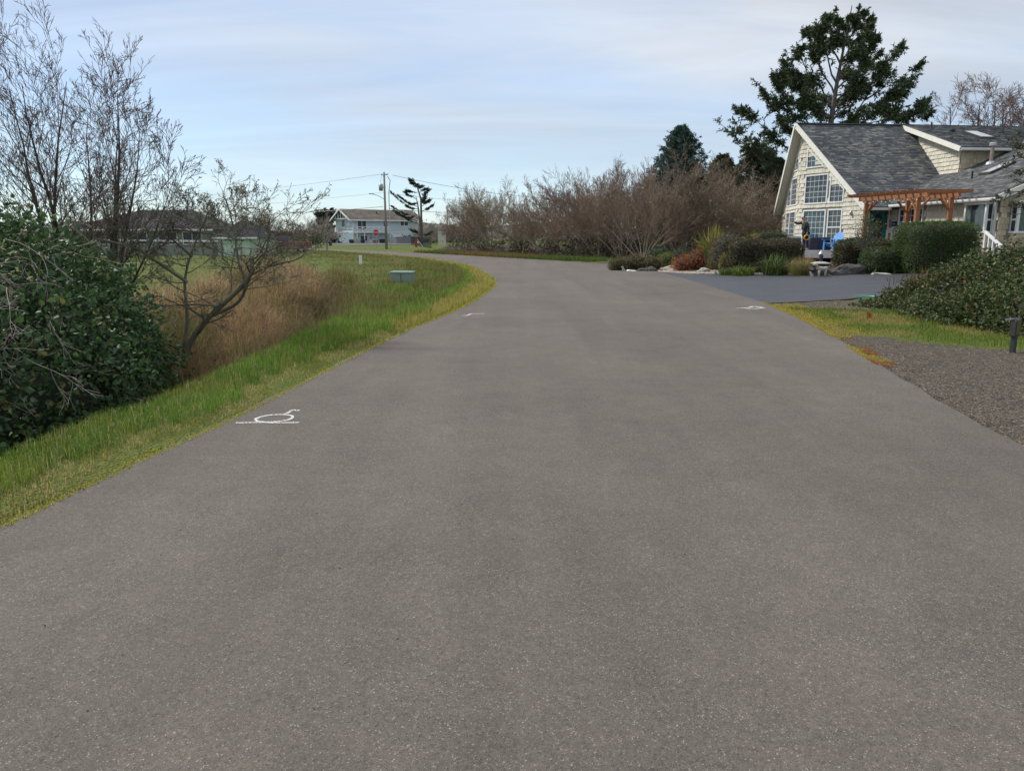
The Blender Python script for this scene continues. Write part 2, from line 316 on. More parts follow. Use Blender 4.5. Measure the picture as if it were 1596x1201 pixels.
# ---------------------------------------------------------------- ground
def ar(*seg):
    o = []
    for a, b, s in seg: o += list(np.arange(a, b, s))
    return np.array(o)
gx = ar((-900,-200,100),(-200,-60,14),(-60,-14,1.2),(-14,10,.2),(10,26,.5),(26,60,3),(60,200,20),(200,901,100))
gy = ar((-40,-8,4),(-8,2,.6),(2,22,.2),(22,42,.4),(42,120,1.6),(120,260,10),(260,1501,100))
GX, GY = np.meshgrid(gx, gy); xy = np.stack([GX.ravel(), GY.ravel()], 1)
gz = height(xy[:, 0], xy[:, 1]); ins, dl, dr, left = sides(xy)
gz = gz-.05*inpoly(xy, DRIVE)
x_, y_ = xy[:, 0], xy[:, 1]
right = ~left & ~ins
nz1 = vnoise(x_, y_, .8, 11); nz2 = vnoise(x_, y_, .25, 12)
GRASSR = [(6.2,17.6),(6.5,16.5),(5.9,13.3),(6.6,11.4),(7.5,10.6),(9.5,9.8),(12,12),(12,16),(9,16.2),(7.6,17)]
gravel = right & (y_ < 19) & ~inpoly(xy+(nz1-.5)[:, None]*.8, np.array(GRASSR)) & (x_ < 30)
PEB = [(5.9,43),(6.6,37),(7.7,33.9),(9.0,32.7),(10.6,31.5),(11.2,33),(10.5,37),(8.5,40.5),(6.6,44)]
pebble = inpoly(xy, np.array(PEB))
garden = right & (y_ > 24) & (x_ > 6) & (x_ < 26) & (y_ < 56) & ~pebble
dirt = (right & (y_ > 44) & (y_ < 62) & (dr < 3.2) & (nz1 > .35))
under = right & (y_ > 40) & (x_ < 40) & (y_ < 110) & (dr > 2.5) & (x_ > -9)
cDg = np.interp(y_, [5, 10, 15.5, 24, 34, 60], [2.0, 2.2, 2.8, 5.2, 7.5, 11]); bank = left & (dl > cDg-.5) & (dl < cDg+4.5) & (y_ < 32)
zone = np.zeros((len(xy), 3)); zone[gravel | dirt, 0] = 1; zone[garden | under, 1] = 1; zone[bank, 1] = .8; zone[pebble, 2] = 1
ny, nx = GX.shape; i = (np.arange(ny-1)[:, None]*nx+np.arange(nx-1)[None]).ravel()
me = np_mesh('ground', np.stack([x_, y_, gz], 1), [np.stack([i, i+1, i+nx+1, i+nx], 1)], zone, True)
m, t, b = newmat('ground_mix'); b.inputs['Roughness'].default_value = .95; b.inputs['Specular IOR Level'].default_value = .15
def TN(tp, **kw):
    n = t.nodes.new(tp)
    for a, q in kw.items(): n.inputs[a.replace('_', ' ')].default_value = q
    return n
def MIX(fac, a, c):
    n = t.nodes.new('ShaderNodeMix'); n.data_type = 'RGBA'
    for s, q in ((0, fac), (6, a), (7, c)):
        if isinstance(q, (int, float)): n.inputs[s].default_value = q
        elif isinstance(q, tuple): n.inputs[s].default_value = (*q, 1)
        else: t.links.new(q, n.inputs[s])
    return n.outputs[2]
def RMP(src, lo, hi):
    n = t.nodes.new('ShaderNodeMapRange'); n.inputs[1].default_value = lo; n.inputs[2].default_value = hi; t.links.new(src, n.inputs[0]); return n.outputs[0]
tcn = t.nodes.new('ShaderNodeTexCoord'); V = tcn.outputs['Object']
def NOI(s, d=4):
    n = TN('ShaderNodeTexNoise', Scale=s, Detail=d, Roughness=.65); t.links.new(V, n.inputs['Vector']); return n.outputs[0]
def VOR(s, feat='F1', o='Color'):
    n = TN('ShaderNodeTexVoronoi', Scale=s); n.feature = feat; t.links.new(V, n.inputs['Vector']); return n.outputs[o]
zat = t.nodes.new('ShaderNodeAttribute'); zat.attribute_name = 'col'; zs = t.nodes.new('ShaderNodeSeparateColor'); t.links.new(zat.outputs[0], zs.inputs[0])
grassc = MIX(RMP(NOI(.5), .35, .65), (.095, .135, .028), (.145, .155, .042)); grassc = MIX(RMP(NOI(9), .35, .75), grassc, (.075, .095, .026))
sep = t.nodes.new('ShaderNodeSeparateColor'); t.links.new(VOR(42), sep.inputs[0])
gravc = MIX(RMP(sep.outputs[0], 0, 1), (.035, .031, .027), (.18, .15, .115)); gravc = MIX(RMP(NOI(6), .45, .75), gravc, (.07, .062, .052))
soilc = MIX(RMP(NOI(14), .3, .7), (.05, .035, .024), (.095, .07, .05))
sep2 = t.nodes.new('ShaderNodeSeparateColor'); t.links.new(VOR(16), sep2.inputs[0]); pebc = MIX(RMP(sep2.outputs[0], 0, 1), (.22, .18, .145), (.48, .43, .36))
def edge(ch): 
    a = t.nodes.new('ShaderNodeMath'); a.operation = 'ADD'; t.links.new(ch, a.inputs[0]); s = t.nodes.new('ShaderNodeMath'); s.operation = 'MULTIPLY_ADD'; s.inputs[1].default_value = .7; s.inputs[2].default_value = -.35; t.links.new(NOI(5), s.inputs[0]); t.links.new(s.outputs[0], a.inputs[1]); return RMP(a.outputs[0], .42, .58)
c = MIX(edge(zs.outputs[1]), grassc, soilc); c = MIX(edge(zs.outputs[2]), c, pebc); c = MIX(edge(zs.outputs[0]), c, gravc)
t.links.new(c, b.inputs['Base Color'])
bp = TN('ShaderNodeBump', Strength=.9, Distance=.025); t.links.new(VOR(42, 'F1', 'Distance'), bp.inputs['Height']); t.links.new(bp.outputs[0], b.inputs['Normal'])
M_ground = m
ground = tag(link('ground', me, M_ground), kind='structure')
# ---------------------------------------------------------------- road
def resamp(line, n):
    d = np.concatenate([[0], np.cumsum(np.linalg.norm(np.diff(line, axis=0), axis=1))]); s = np.linspace(0, d[-1], n)
    return np.stack([np.interp(s, d, line[:, 0]), np.interp(s, d, line[:, 1])], 1)
n = 420; l = resamp(EL, n); r = resamp(ER, n)
wob = (vnoise(l[:, 0]*0, l[:, 1], .35, 21)-.5)*.09; l = l+np.stack([wob, wob*0], 1)
wob = (vnoise(r[:, 0]*0, r[:, 1], .4, 22)-.5)*.06; r = r+np.stack([wob, wob*0], 1)
ks = 9; V_ = []
for j in range(ks):
    f = j/(ks-1); p = l*(1-f)+r*f; zc = .03; V_.append(np.concatenate([p, np.full((n, 1), zc)], 1))
lo = l.copy(); V_ = [np.concatenate([l, np.full((n, 1), -.08)], 1)]+V_+[np.concatenate([r, np.full((n, 1), -.08)], 1)]
V_ = np.stack(V_, 1).reshape(-1, 3); kk = ks+2; i = (np.arange(n-1)[:, None]*kk+np.arange(kk-1)[None]).ravel()
me = np_mesh('road', V_, [np.stack([i, i+1, i+kk+1, i+kk], 1)], None, False)
m, t, b = newmat('asphalt'); b.inputs['Roughness'].default_value = .88; b.inputs['Specular IOR Level'].default_value = .3
tcn = t.nodes.new('ShaderNodeTexCoord'); V = tcn.outputs['Object']
sep = t.nodes.new('ShaderNodeSeparateColor'); t.links.new(VOR(230), sep.inputs[0])
base = MIX(RMP(sep.outputs[0], 0, 1), (.088, .075, .063), (.146, .127, .108))
base = MIX(RMP(sep.outputs[1], .945, .99), base, (.30, .275, .24))
base = MIX(RMP(sep.outputs[2], .90, .97), base, (.055, .05, .045))
def MULT(a, f):
    n = t.nodes.new('ShaderNodeHueSaturation'); t.links.new(a, n.inputs['Color']); t.links.new(f, n.inputs['Value']); return n.outputs[0]
def RM2(src, a, b_, c_, d_):
    n = t.nodes.new('ShaderNodeMapRange'); 
    for k_, q in zip((1, 2, 3, 4), (a, b_, c_, d_)): n.inputs[k_].default_value = q
    t.links.new(src, n.inputs[0]); return n.outputs[0]
base = MULT(base, RM2(NOI(45, 3), .3, .7, .8, 1.2)); base = MULT(base, RM2(NOI(.3, 4), .3, .7, .80, 1.13)); base = MULT(base, RM2(NOI(4, 4), .3, .7, .92, 1.08))
mpr = t.nodes.new('ShaderNodeMapping'); mpr.inputs['Scale'].default_value = (1.1, .07, 1); mpr.inputs['Rotation'].default_value = (0, 0, R(-4)); t.links.new(V, mpr.inputs[0]); V0 = V; V = mpr.outputs[0]; base = MULT(base, RM2(NOI(1.0, 3), .35, .65, .90, 1.09)); V = V0
base = MIX(RM2(NOI(1.3, 5), .35, .7, 0, .25), base, (.150, .126, .10))
t.links.new(base, b.inputs['Base Color'])
bp = TN('ShaderNodeBump', Strength=.5, Distance=.004); t.links.new(VOR(230, 'F1', 'Distance'), bp.inputs['Height']); t.links.new(bp.outputs[0], b.inputs['Normal'])
M_asph = m
road = tag(link('road', me, M_asph), kind='structure')
# fresh asphalt driveway, a slab that follows the slope
m, t, b = newmat('fresh_asphalt'); b.inputs['Roughness'].default_value = .5; b.inputs['Specular IOR Level'].default_value = .45
tcn = t.nodes.new('ShaderNodeTexCoord'); V = tcn.outputs['Object']
mpn = t.nodes.new('ShaderNodeMapping'); mpn.inputs['Scale'].default_value = (.25, 2.2, 1); mpn.inputs['Rotation'].default_value = (0, 0, R(-15)); t.links.new(V, mpn.inputs[0]); V = mpn.outputs[0]
s1 = NOI(1.6, 5); V = tcn.outputs['Object']; sep = t.nodes.new('ShaderNodeSeparateColor'); t.links.new(VOR(90), sep.inputs[0])
base = MIX(RMP(sep.outputs[0], 0, 1), (.030, .032, .037), (.060, .063, .071)); base = MIX(RM2(s1, .52, .75, 0, .55), base, (.11, .115, .12)); t.links.new(base, b.inputs['Base Color'])
bp = TN('ShaderNodeBump', Strength=.5, Distance=.005); t.links.new(VOR(90, 'F1', 'Distance'), bp.inputs['Height']); t.links.new(bp.outputs[0], b.inputs['Normal'])
M_fresh = m
def sheet(name, poly, mat, dz, step=.4):
    poly = np.array(poly, float); x0, y0 = poly.min(0); x1, y1 = poly.max(0)
    import bmesh
    bm = bmesh.new(); vs_ = [bm.verts.new((p[0], p[1], 0)) for p in poly]; bm.faces.new(vs_)
    for axis in (0, 1):
        for c0 in np.arange((x0, y0)[axis]+step/2, (x1, y1)[axis], step):
            co = [0, 0, 0]; no = [0, 0, 0]; co[axis] = c0; no[axis] = 1
            bmesh.ops.bisect_plane(bm, geom=bm.verts[:]+bm.edges[:]+bm.faces[:], plane_co=co, plane_no=no)
    h = height([q.co.x for q in bm.verts], [q.co.y for q in bm.verts]); dd = sides(np.array([(q.co.x, q.co.y) for q in bm.verts]))
    for q, z, i_ in zip(bm.verts, h, dd[0]): q.co.z = (0 if i_ else z)+dz
    be = [e for e in bm.edges if e.is_boundary]; ex = bmesh.ops.extrude_edge_only(bm, edges=be)
    for q in ex['geom']:
        if isinstance(q, bmesh.types.BMVert): q.co.z -= .1
    bmesh.ops.recalc_face_normals(bm, faces=bm.faces); me = bpy.data.meshes.new(name); bm.to_mesh(me); bm.free(); return link(name, me, mat)
drv = tag(sheet('driveway', DRIVE, M_fresh, .022), kind='structure')
# gravel pull-in of the far blue house
M_gdrive = pm('far_gravel', (.085, .08, .078), (.12, .112, .105), 1.5, .95)
tag(sheet('gravel_drive', [(-25.5,121),(-17.5,118),(-15.5,124),(-15,150),(-34,152),(-35,138)], M_gdrive, .05, 6), kind='structure')
# sprayed survey marks on the road
m, t, b = newmat('spray_paint'); b.inputs['Base Color'].default_value = (.72, .72, .71, 1); b.inputs['Roughness'].default_value = .8
tcn = t.nodes.new('ShaderNodeTexCoord'); V = tcn.outputs['Object']; tr = t.nodes.new('ShaderNodeBsdfTransparent'); ms = t.nodes.new('ShaderNodeMixShader')
ca = t.nodes.new('ShaderNodeAttribute'); ca.attribute_name = 'col'; am = t.nodes.new('ShaderNodeMath'); am.operation = 'ADD'; t.links.new(RM2(NOI(60, 4), .3, .7, -.95, .35), am.inputs[0]); t.links.new(ca.outputs['Fac'], am.inputs[1])
fc = RMP(am.outputs[0], .35, .75)
t.links.new(fc, ms.inputs[0]); t.links.new(tr.outputs[0], ms.inputs[1]); t.links.new(b.outputs[0], ms.inputs[2]); t.links.new(ms.outputs[0], t.nodes['Material Output'].inputs[0]); M_spray = m
def spray(strokes, wpx=.055):
    Vv = []; Ff = []; Cc = []
    for si, st in enumerate(strokes):
        pts = np.array([gnd(*p)[:2] for p in st]); pts = catmull(pts, 8) if len(pts) > 2 else np.linspace(pts[0], pts[1], 14)
        d = np.gradient(pts, axis=0); d /= np.linalg.norm(d, axis=1)[:, None]; nn = np.stack([-d[:, 1], d[:, 0]], 1); o = len(Vv)
        for i_, (p, q) in enumerate(zip(pts, nn)):
            e_ = 1 if 0 < i_ < len(pts)-1 else .2
            for k_, a_ in ((-3.4, 0), (-1.3, .42), (-.55, .97), (.55, .97), (1.3, .42), (3.4, 0)):
                z_ = .034+.0012*si
                Vv.append((p[0]+q[0]*k_*wpx/2, p[1]+q[1]*k_*wpx/2, z_)); Cc.append((a_*e_,)*3)
        for i_ in range(len(pts)-1):
            for k_ in range(5): a_ = o+i_*6+k_; Ff.append((a_, a_+1, a_+7, a_+6))
    me = np_mesh('survey_paint_mark', np.array(Vv), [np.array(Ff)], np.array(Cc)); o = link('survey_paint_mark', me, M_spray, road); return o
el = [(428+29*math.cos(a), 657.5+5.6*math.sin(a)+ -2.2*math.cos(a)) for a in np.linspace(0, 2*math.pi, 14)]
spray([[(366,664.5),(400,664),(435,664.3),(468,664)], el, [(443,651.5),(450,648.5),(457,644.5),(462,645.2),(468,645)]], .034)
spray([[(721,494.3),(728,494),(735,491.2),(745,491.3),(756,491)]], .05)
spray([[(1146,482.5),(1165,482),(1175,479.5),(1193,482.5)], [(1160,483),(1175,483.8),(1190,481.5)], [(1152,482.5),(1190,480.5)]], .06)
# low far hills with scrub on the horizon
hv = []; hn = 160
for k_ in range(3):
    for j in range(hn):
        a_ = -1.1+2.2*j/(hn-1); rr = 620+k_*90; x0 = math.tan(a_)*rr
        top = 9+3.5*math.sin(x0/70+1)+2.2*math.sin(x0/23)+1.6*random.random()+5*math.exp(-((x0+95)/60)**2)
        hv.append((x0, rr, (-1, top, top*.8)[k_]))
hf = [(k_*hn+j, k_*hn+j+1, (k_+1)*hn+j+1, (k_+1)*hn+j) for k_ in range(2) for j in range(hn-1)]
me = bpy.data.meshes.new('hills'); me.from_pydata(hv, [], hf); me.shade_smooth()
tag(link('hills', me, pm('hill_scrub', (.055, .06, .05), (.09, .085, .06), .06, .95)), kind='structure')
# ================================================================ A-frame house on the right
TH = R(6); BU = math.tan(R(15.95)); HT = Vector((16.09, 45, 0))
Hu = Vector((math.cos(TH), math.sin(TH), 0)); Hv = Vector((-math.sin(TH), math.cos(TH), 0)); Hz = Vector((0, 0, 1))
RW, ZR, ZE = 5.23, 7.93, 3.17; SL = (ZR-ZE)/RW; UJ, ZW, SW = 2.9, 3.32, .4167; VK = -12.85; LH = 17.0; DU = 6.42; VD = -5.2; ZD = 6.16; SD = (ZR-ZD)/5.2
def HP(u, v, z): return HT+Hu*u+Hv*v+Hz*z
HM = Matrix(((Hu.x, Hv.x, 0, HT.x), (Hu.y, Hv.y, 0, HT.y), (0, 0, 1, 0), (0, 0, 0, 1)))
house = thing('aframe_house', HP(3, 0, .5), 'cream shingled A-frame house with window-filled gable and grey roof, right of the road', 'house')
def frame(o, X, Y, Z):
    return Matrix(((X.x, Y.x, Z.x, o.x), (X.y, Y.y, Z.y, o.y), (X.z, Y.z, Z.z, o.z), (0, 0, 0, 1)))
# walls as closed slabs: facet planes, side wall, wing, dormer
def wallpoly(poly, M, th=.15):          # poly in (a, z) of frame M, thickness inwards (-Y local)
    return MB().prism(poly, lambda p, h: M @ Vector((p[0], -h, p[1])), 0, th)
FN = (Hu*BU-Hv).normalized(); FNo = (-Hu-Hv*BU).normalized(); KF = math.sqrt(1+BU*BU)      # near facet: along, outward
FF = (Hu*BU+Hv).normalized(); FFo = (-Hu+Hv*BU).normalized()
WO = HP(.5, 0, 0)
M_near = frame(WO, FN, FNo, Hz); M_far = frame(WO, FF, FFo, Hz)
TW = RW-.45; ZB = .45
def facet_poly():
    top0 = ZR-.22; topw = ZR-.22-SL*TW
    return [(0, ZB), (TW*KF, ZB), (TW*KF, topw), (0, top0)]
wallpoly(facet_poly(), M_near).build('gable_wall', M_under, house); wallpoly(facet_poly(), M_far).build('gable_wall', M_soffit, house)
uc = BU*TW+.5
M_side = frame(HP(uc, -TW, 0), Hu, -Hv, Hz); LSIDE = UJ+.45-uc
wallpoly([(0, ZB), (LSIDE, ZB), (LSIDE, ZE+.3), (0, ZE+.3)], M_side).build('side_wall', M_under, house)
SWALL = UJ+.45; VF = VK+.45
M_wing = frame(HP(SWALL, -TW, 0), -Hv, -Hu, Hz); LW = -TW-VF        # runs towards the camera
wallpoly([(0, ZB), (LW, ZB), (LW, ZW+.12), (0, ZW+.12)], M_wing).build('wing_wall', M_under, house)
M_front = frame(HP(SWALL, VF, 0), Hu, -Hv, Hz); LF = 9
wallpoly([(0, ZB), (LF, ZB), (LF, ZW+.12+SW*7.1), (7.1, ZW+.12+SW*7.1), (0, ZW+.12)], M_front).build('wing_wall', M_under, house)
# closing walls behind
MB().box((SWALL+LF-.15, VF+.01, ZB), (SWALL+LF, 4.7, 5.4), HM).build('rear_wall', M_soffit, house)
MB().box((uc, TW-.15, ZB), (SWALL+LF-.2, TW, ZE+.2), HM).build('rear_wall', M_soffit, house)
UD = DU+.38; VDW = VD+.42
dm_poly = [(-1.0, ZR-.05-SL*1.0-.3), (VDW, ZR-.2-SL*(-VDW)), (VDW, ZR-.17-SD*(-VDW)), (-1.0, ZR-.17-SD)]
MB().prism(dm_poly, lambda p, h: HP(UD+h, p[0], p[1]), 0, .15).build('dormer_wall', M_under, house)
M_dfront = frame(HP(UD, VDW, 0), Hu, -Hv, Hz); M_dleft = frame(HP(UD, 0, 0), -Hv, -Hu, Hz)
zdt = ZR-.17-SD*(-VDW)
wallpoly([(0, 4.2), (10, 4.2), (10, zdt), (0, zdt)], M_dfront).build('dormer_wall', M_under, house)
# ---- roofs: slab + individual laid tabs
def roof_slab(name, poly, zf, th=.16, mat=None):
    m_ = MB(); n_ = len(poly); vs_ = [HP(u, v, zf(u, v)) for u, v in poly]+[HP(u, v, zf(u, v)-th) for u, v in poly]
    m_.add(vs_, [tuple(range(n_)), tuple(range(n_, 2*n_))[::-1]]+[(i, n_+i, n_+(i+1) % n_, (i+1) % n_) for i in range(n_)])
    return m_.build(name, mat or M_roof, house)
def tabs(name, poly, zf, eave, up_dir, length_dir, n_course, expo, slope_len, wid, parent, mat=M_roof, seed=1, mapf=None):
    """rows of lapped tabs clipped by plan polygon; eave: (u,v) origin; up_dir/length_dir plan unit vectors; expo is plan exposure"""
    r_ = random.Random(seed); m_ = MB(); up = Vector(up_dir); ld = Vector(length_dir); e0 = Vector(eave); poly = np.array(poly, float)
    f = mapf or (lambda q, dz: HP(q.x, q.y, zf(q.x, q.y)+dz))
    cand = []
    for c in range(n_course):
        x = -r_.random()*wid*2
        while x < slope_len:
            w_ = wid*(.5+1.1*r_.random()); cand.append((c, x, w_)); x += w_
    ctr = np.array([tuple(e0+up*((c+.5)*expo)+ld*(x+w_/2)) for c, x, w_ in cand]); ok = inpoly(ctr, poly)
    for (c, x, w_), k_ in zip(cand, ok):
        if not k_: continue
        y0 = c*expo-.004-.012*r_.random(); y1 = (c+1)*expo+expo*.25; t_ = .02+.02*r_.random(); g_ = .006
        a = e0+up*y0+ld*(x+g_); b_ = e0+up*y0+ld*(x+w_-g_); c_ = e0+up*y1+ld*(x+w_-g_); d_ = e0+up*y1+ld*(x+g_)
        m_.add([f(a, t_), f(b_, t_), f(c_, .002), f(d_, .002), f(a, .002), f(b_, .002)], [(0, 1, 2, 3), (4, 5, 1, 0), (5, 2, 1), (4, 0, 3)])
    o = m_.build(name, mat, parent); return tag(o, kind='stuff')
near_poly = [(0, 0), (BU*RW, -RW), (LH, -RW), (LH, 0)]; far_poly = [(0, 0), (LH, 0), (LH, RW), (BU*RW, RW)]
zmain = lambda u, v: ZR-SL*abs(v)
rs = roof_slab('main_roof', near_poly, zmain); rf = roof_slab('main_roof', far_poly, zmain)
vis_poly = [(.22, 0), (BU*RW+.22, -RW+.01), (UJ+.35, -RW+.01), (7.3, -2.8), (DU+.5, -.0)]
tabs('roof_shingles', vis_poly, zmain, (0, -RW), (0, 1), (1, 0), 52, RW/50, 8.0, .24, rs, seed=1)
MB().bar(HP(-.02, 0, ZR+.02), HP(LH, 0, ZR+.02), .24, .05).build('ridge_cap', M_roof, rs)
wing_poly = [(UJ, VK), (UJ+8.2, VK), (UJ+8.2, -1.0), (UJ, -5.0)]; zwing = lambda u, v: ZW+SW*(u-UJ)
ws = roof_slab('wing_roof', wing_poly, zwing)
tabs('roof_shingles', [(UJ-.02, VK+.2), (UJ+8.2, VK+.2), (UJ+8.2, -4.6), (UD+.3, -4.6), (UD-.1, -3.3), (UJ-.02, -5.0)], zwing, (UJ, VK), (1, 0), (0, 1), 60, .135, 12, .24, ws, seed=2)
wpr = [(UJ+8.2, VK), (UJ+16.4, VK), (UJ+16.4, -1), (UJ+8.2, -1)]
roof_slab('wing_roof', wpr, lambda u, v: ZW+SW*(16.4-(u-UJ)))
dorm_poly = [(DU, 0), (DU, VD), (LH, VD), (LH, 0)]; zdorm = lambda u, v: ZR+.03-SD*abs(v)
ds = roof_slab('dormer_roof', dorm_poly, zdorm)
tabs('roof_shingles', [(DU+.2, 0), (DU+.2, VD), (LH, VD), (LH, 0)], zdorm, (DU, VD), (0, 1), (1, 0), 40, 5.2/40, 11, .24, ds, seed=3)
# fascia / rake boards / gutters
def board(a, b, w, h, name='rake_board', mat=M_cream): return MB().bar(a, b, w, h).build(name, mat, house)
for s in (-1, 1):
    a = HP(-.03, 0, ZR-.06); b = HP(BU*RW-.03, s*RW, ZE-.06); d = (b-a).normalized(); nrm_ = d.cross(Hz).normalized()
    MB().bar(a-d*.02, b+d*.05, .05, .26, up=d.cross(nrm_)).build('rake_board', M_cream, house)
    # boarded soffit strips under each overhang
    for k_ in range(9):
        f0 = .04+k_*.053
        p0 = HP(f0, 0, ZR-.19); p1 = HP(BU*RW+f0, s*(RW-.05), ZE-.19+SL*.05)
        MB().bar(p0, p1, .047, .02, up=Vector((0, 0, 1))).build('soffit_board', M_soffit, house)
def gutter(a, b): 
    d = (Vector(b)-Vector(a)).normalized(); o = d.cross(Hz); m_ = MB()
    prof = [(-.02, 0), (.10, 0), (.13, .06), (.13, .13), (.11, .13), (.10, .03), (0, .02), (-.02, .13)]
    m_.prism(prof, lambda p, h: Vector(a)+d*h+o*p[0]+Hz*p[1], 0, (Vector(b)-Vector(a)).length); return m_.build('gutter', M_white, house)
gutter(HP(BU*RW+.05, -RW, ZE-.2), HP(UJ, -RW, ZE-.2)); gutter(HP(UJ, -RW-.02, ZW-.2), HP(UJ, VK, ZW-.2)); gutter(HP(DU, VD, ZD-.17), HP(LH, VD, ZD-.17))
board(HP(DU-.02, 0, ZR-.1), HP(DU-.02, VD-.02, ZD-.10), .05, .24); board(HP(UJ-.02, VK-.03, ZW-.1), HP(UJ+8.2, VK-.03, ZW-.1+SW*8.2), .05, .24)
MB().tube([HP(UJ+.05, VK+.25, ZW-.2), HP(UJ+.12, VK+.3, ZW-.42), HP(SWALL-.06, VF+.12, ZW-.62), HP(SWALL-.06, VF+.1, .5)], .045, 8).build('downspout', M_white, house, smooth=True)
# ---- shakes: pieces of their own on the gable, dormer; joined elsewhere
def shake_mesh():
    m_ = MB(); m_.add([(-.5,0,0),(.5,0,0),(.5,0,1.18),(-.5,0,1.18),(-.5,1,0),(.5,1,0),(.5,.25,1.18),(-.5,.25,1.18)], [(4,5,6,7),(0,1,5,4),(0,4,7,3),(1,2,6,5)]); return m_.mesh('shake')
SHK = shake_mesh(); SHK.materials.append(M_shake); SHK2 = shake_mesh(); SHK2.materials.append(M_shake_w)
cnt = [0]
def shakes(M, poly, holes, seed, course=.235, parent=None, single=True, me=SHK, lim=300):
    r_ = random.Random(seed); poly = np.array(poly, float); z = poly[:, 1].min(); jm = MB(); a0, a1 = poly[:, 0].min(), poly[:, 0].max()
    while z < poly[:, 1].max():
        x = a0-r_.random()*.2
        while x < a1:
            w_ = .16+.16*r_.random(); c = (x+w_/2, z+course*.5); x0, x1 = max(x, a0), min(x+w_, a1); x += w_
            if not inpoly([c], poly)[0] or x1-x0 < .05: continue
            if any(h0-.02 < c[0] < h1+.02 and g0-.05 < c[1] < g1+.03 for h0, h1, g0, g1 in holes): continue
            dz = -.02*r_.random(); th = .035+.02*r_.random(); hh = course
            if c[1]+course*.7 > 0:
                L = M @ Matrix.Translation(((x0+x1)/2, .002, z+dz)) @ Matrix.Diagonal((x1-x0-.012, th, hh, 1))
                if single and cnt[0] < lim:
                    o = bpy.data.objects.new('shake', me); COL.objects.link(o); o.parent = parent; o.matrix_local = Matrix.Translation(-WL[house]) @ L; cnt[0] += 1
                else:
                    jm.add([L @ q.co for q in me.vertices], [tuple(p.vertices) for p in me.polygons])
        z += course
    if jm.f: tag(jm.build('shake_cladding', me.materials[0], parent), kind='stuff')
near_h = [(.46, 2.15, 3.42, 5.1), (2.25, 3.3, 3.42, 4.5), (.46, 2.15, 1.1, 3.17), (2.25, 3.3, 1.1, 3.17), (.46, 1.15, 5.4, 6.1), (1.1, 1.7, 5.4, 5.6)]
def scl(h): return [(a*KF, b_*KF, c_, d_) for a, b_, c_, d_ in h]
gw = [(0.0, .9), (TW*KF, .9), (TW*KF, ZR-.3-SL*TW), (0, ZR-.3)]
shakes(M_near, gw, scl(near_h), 4, parent=house)
shakes(M_dleft, [(1.15, ZR-.35-SL*1.1), (-VDW, ZR-.2-SL*(-VDW)), (-VDW, zdt-.05), (1.15, ZR-.2-SD*1.15)], [], 5, parent=house, course=.22)
shakes(M_dfront, [(0, 4.4), (9, 4.4), (9, zdt-.05), (0, zdt-.05)], [], 6, parent=house, single=False, course=.25, me=SHK2)
M_farm = frame(WO, FF, FFo, Hz)
shakes(M_farm, gw, scl(near_h), 7, parent=house, single=False)
D0, D1 = 1.95-uc, 3.15-uc
shakes(M_side, [(0, .9), (LSIDE, .9), (LSIDE, ZE-.05), (0, ZE-.05)], [(D0-.06, D1+.06, .8, 3.2)], 8, parent=house, single=False)
wv = lambda v: v-TW
WIN = (wv(5.4), wv(7.35)); BAY = (wv(10.7), wv(12.1))
shakes(M_wing, [(0, .5), (LW, .5), (LW, ZW-.12), (0, ZW-.12)], [(WIN[0]-.08, WIN[1]+.08, 1.3, 3.12), (BAY[0], BAY[1], 1.3, 3.2)], 9, parent=house, single=False, course=.26)
shakes(M_front, [(0, .5), (LF, .5), (LF, 6), (0, ZW-.1)], [(.45, 3.6, .9, 3.2)], 10, parent=house, single=False, course=.24, me=SHK2)
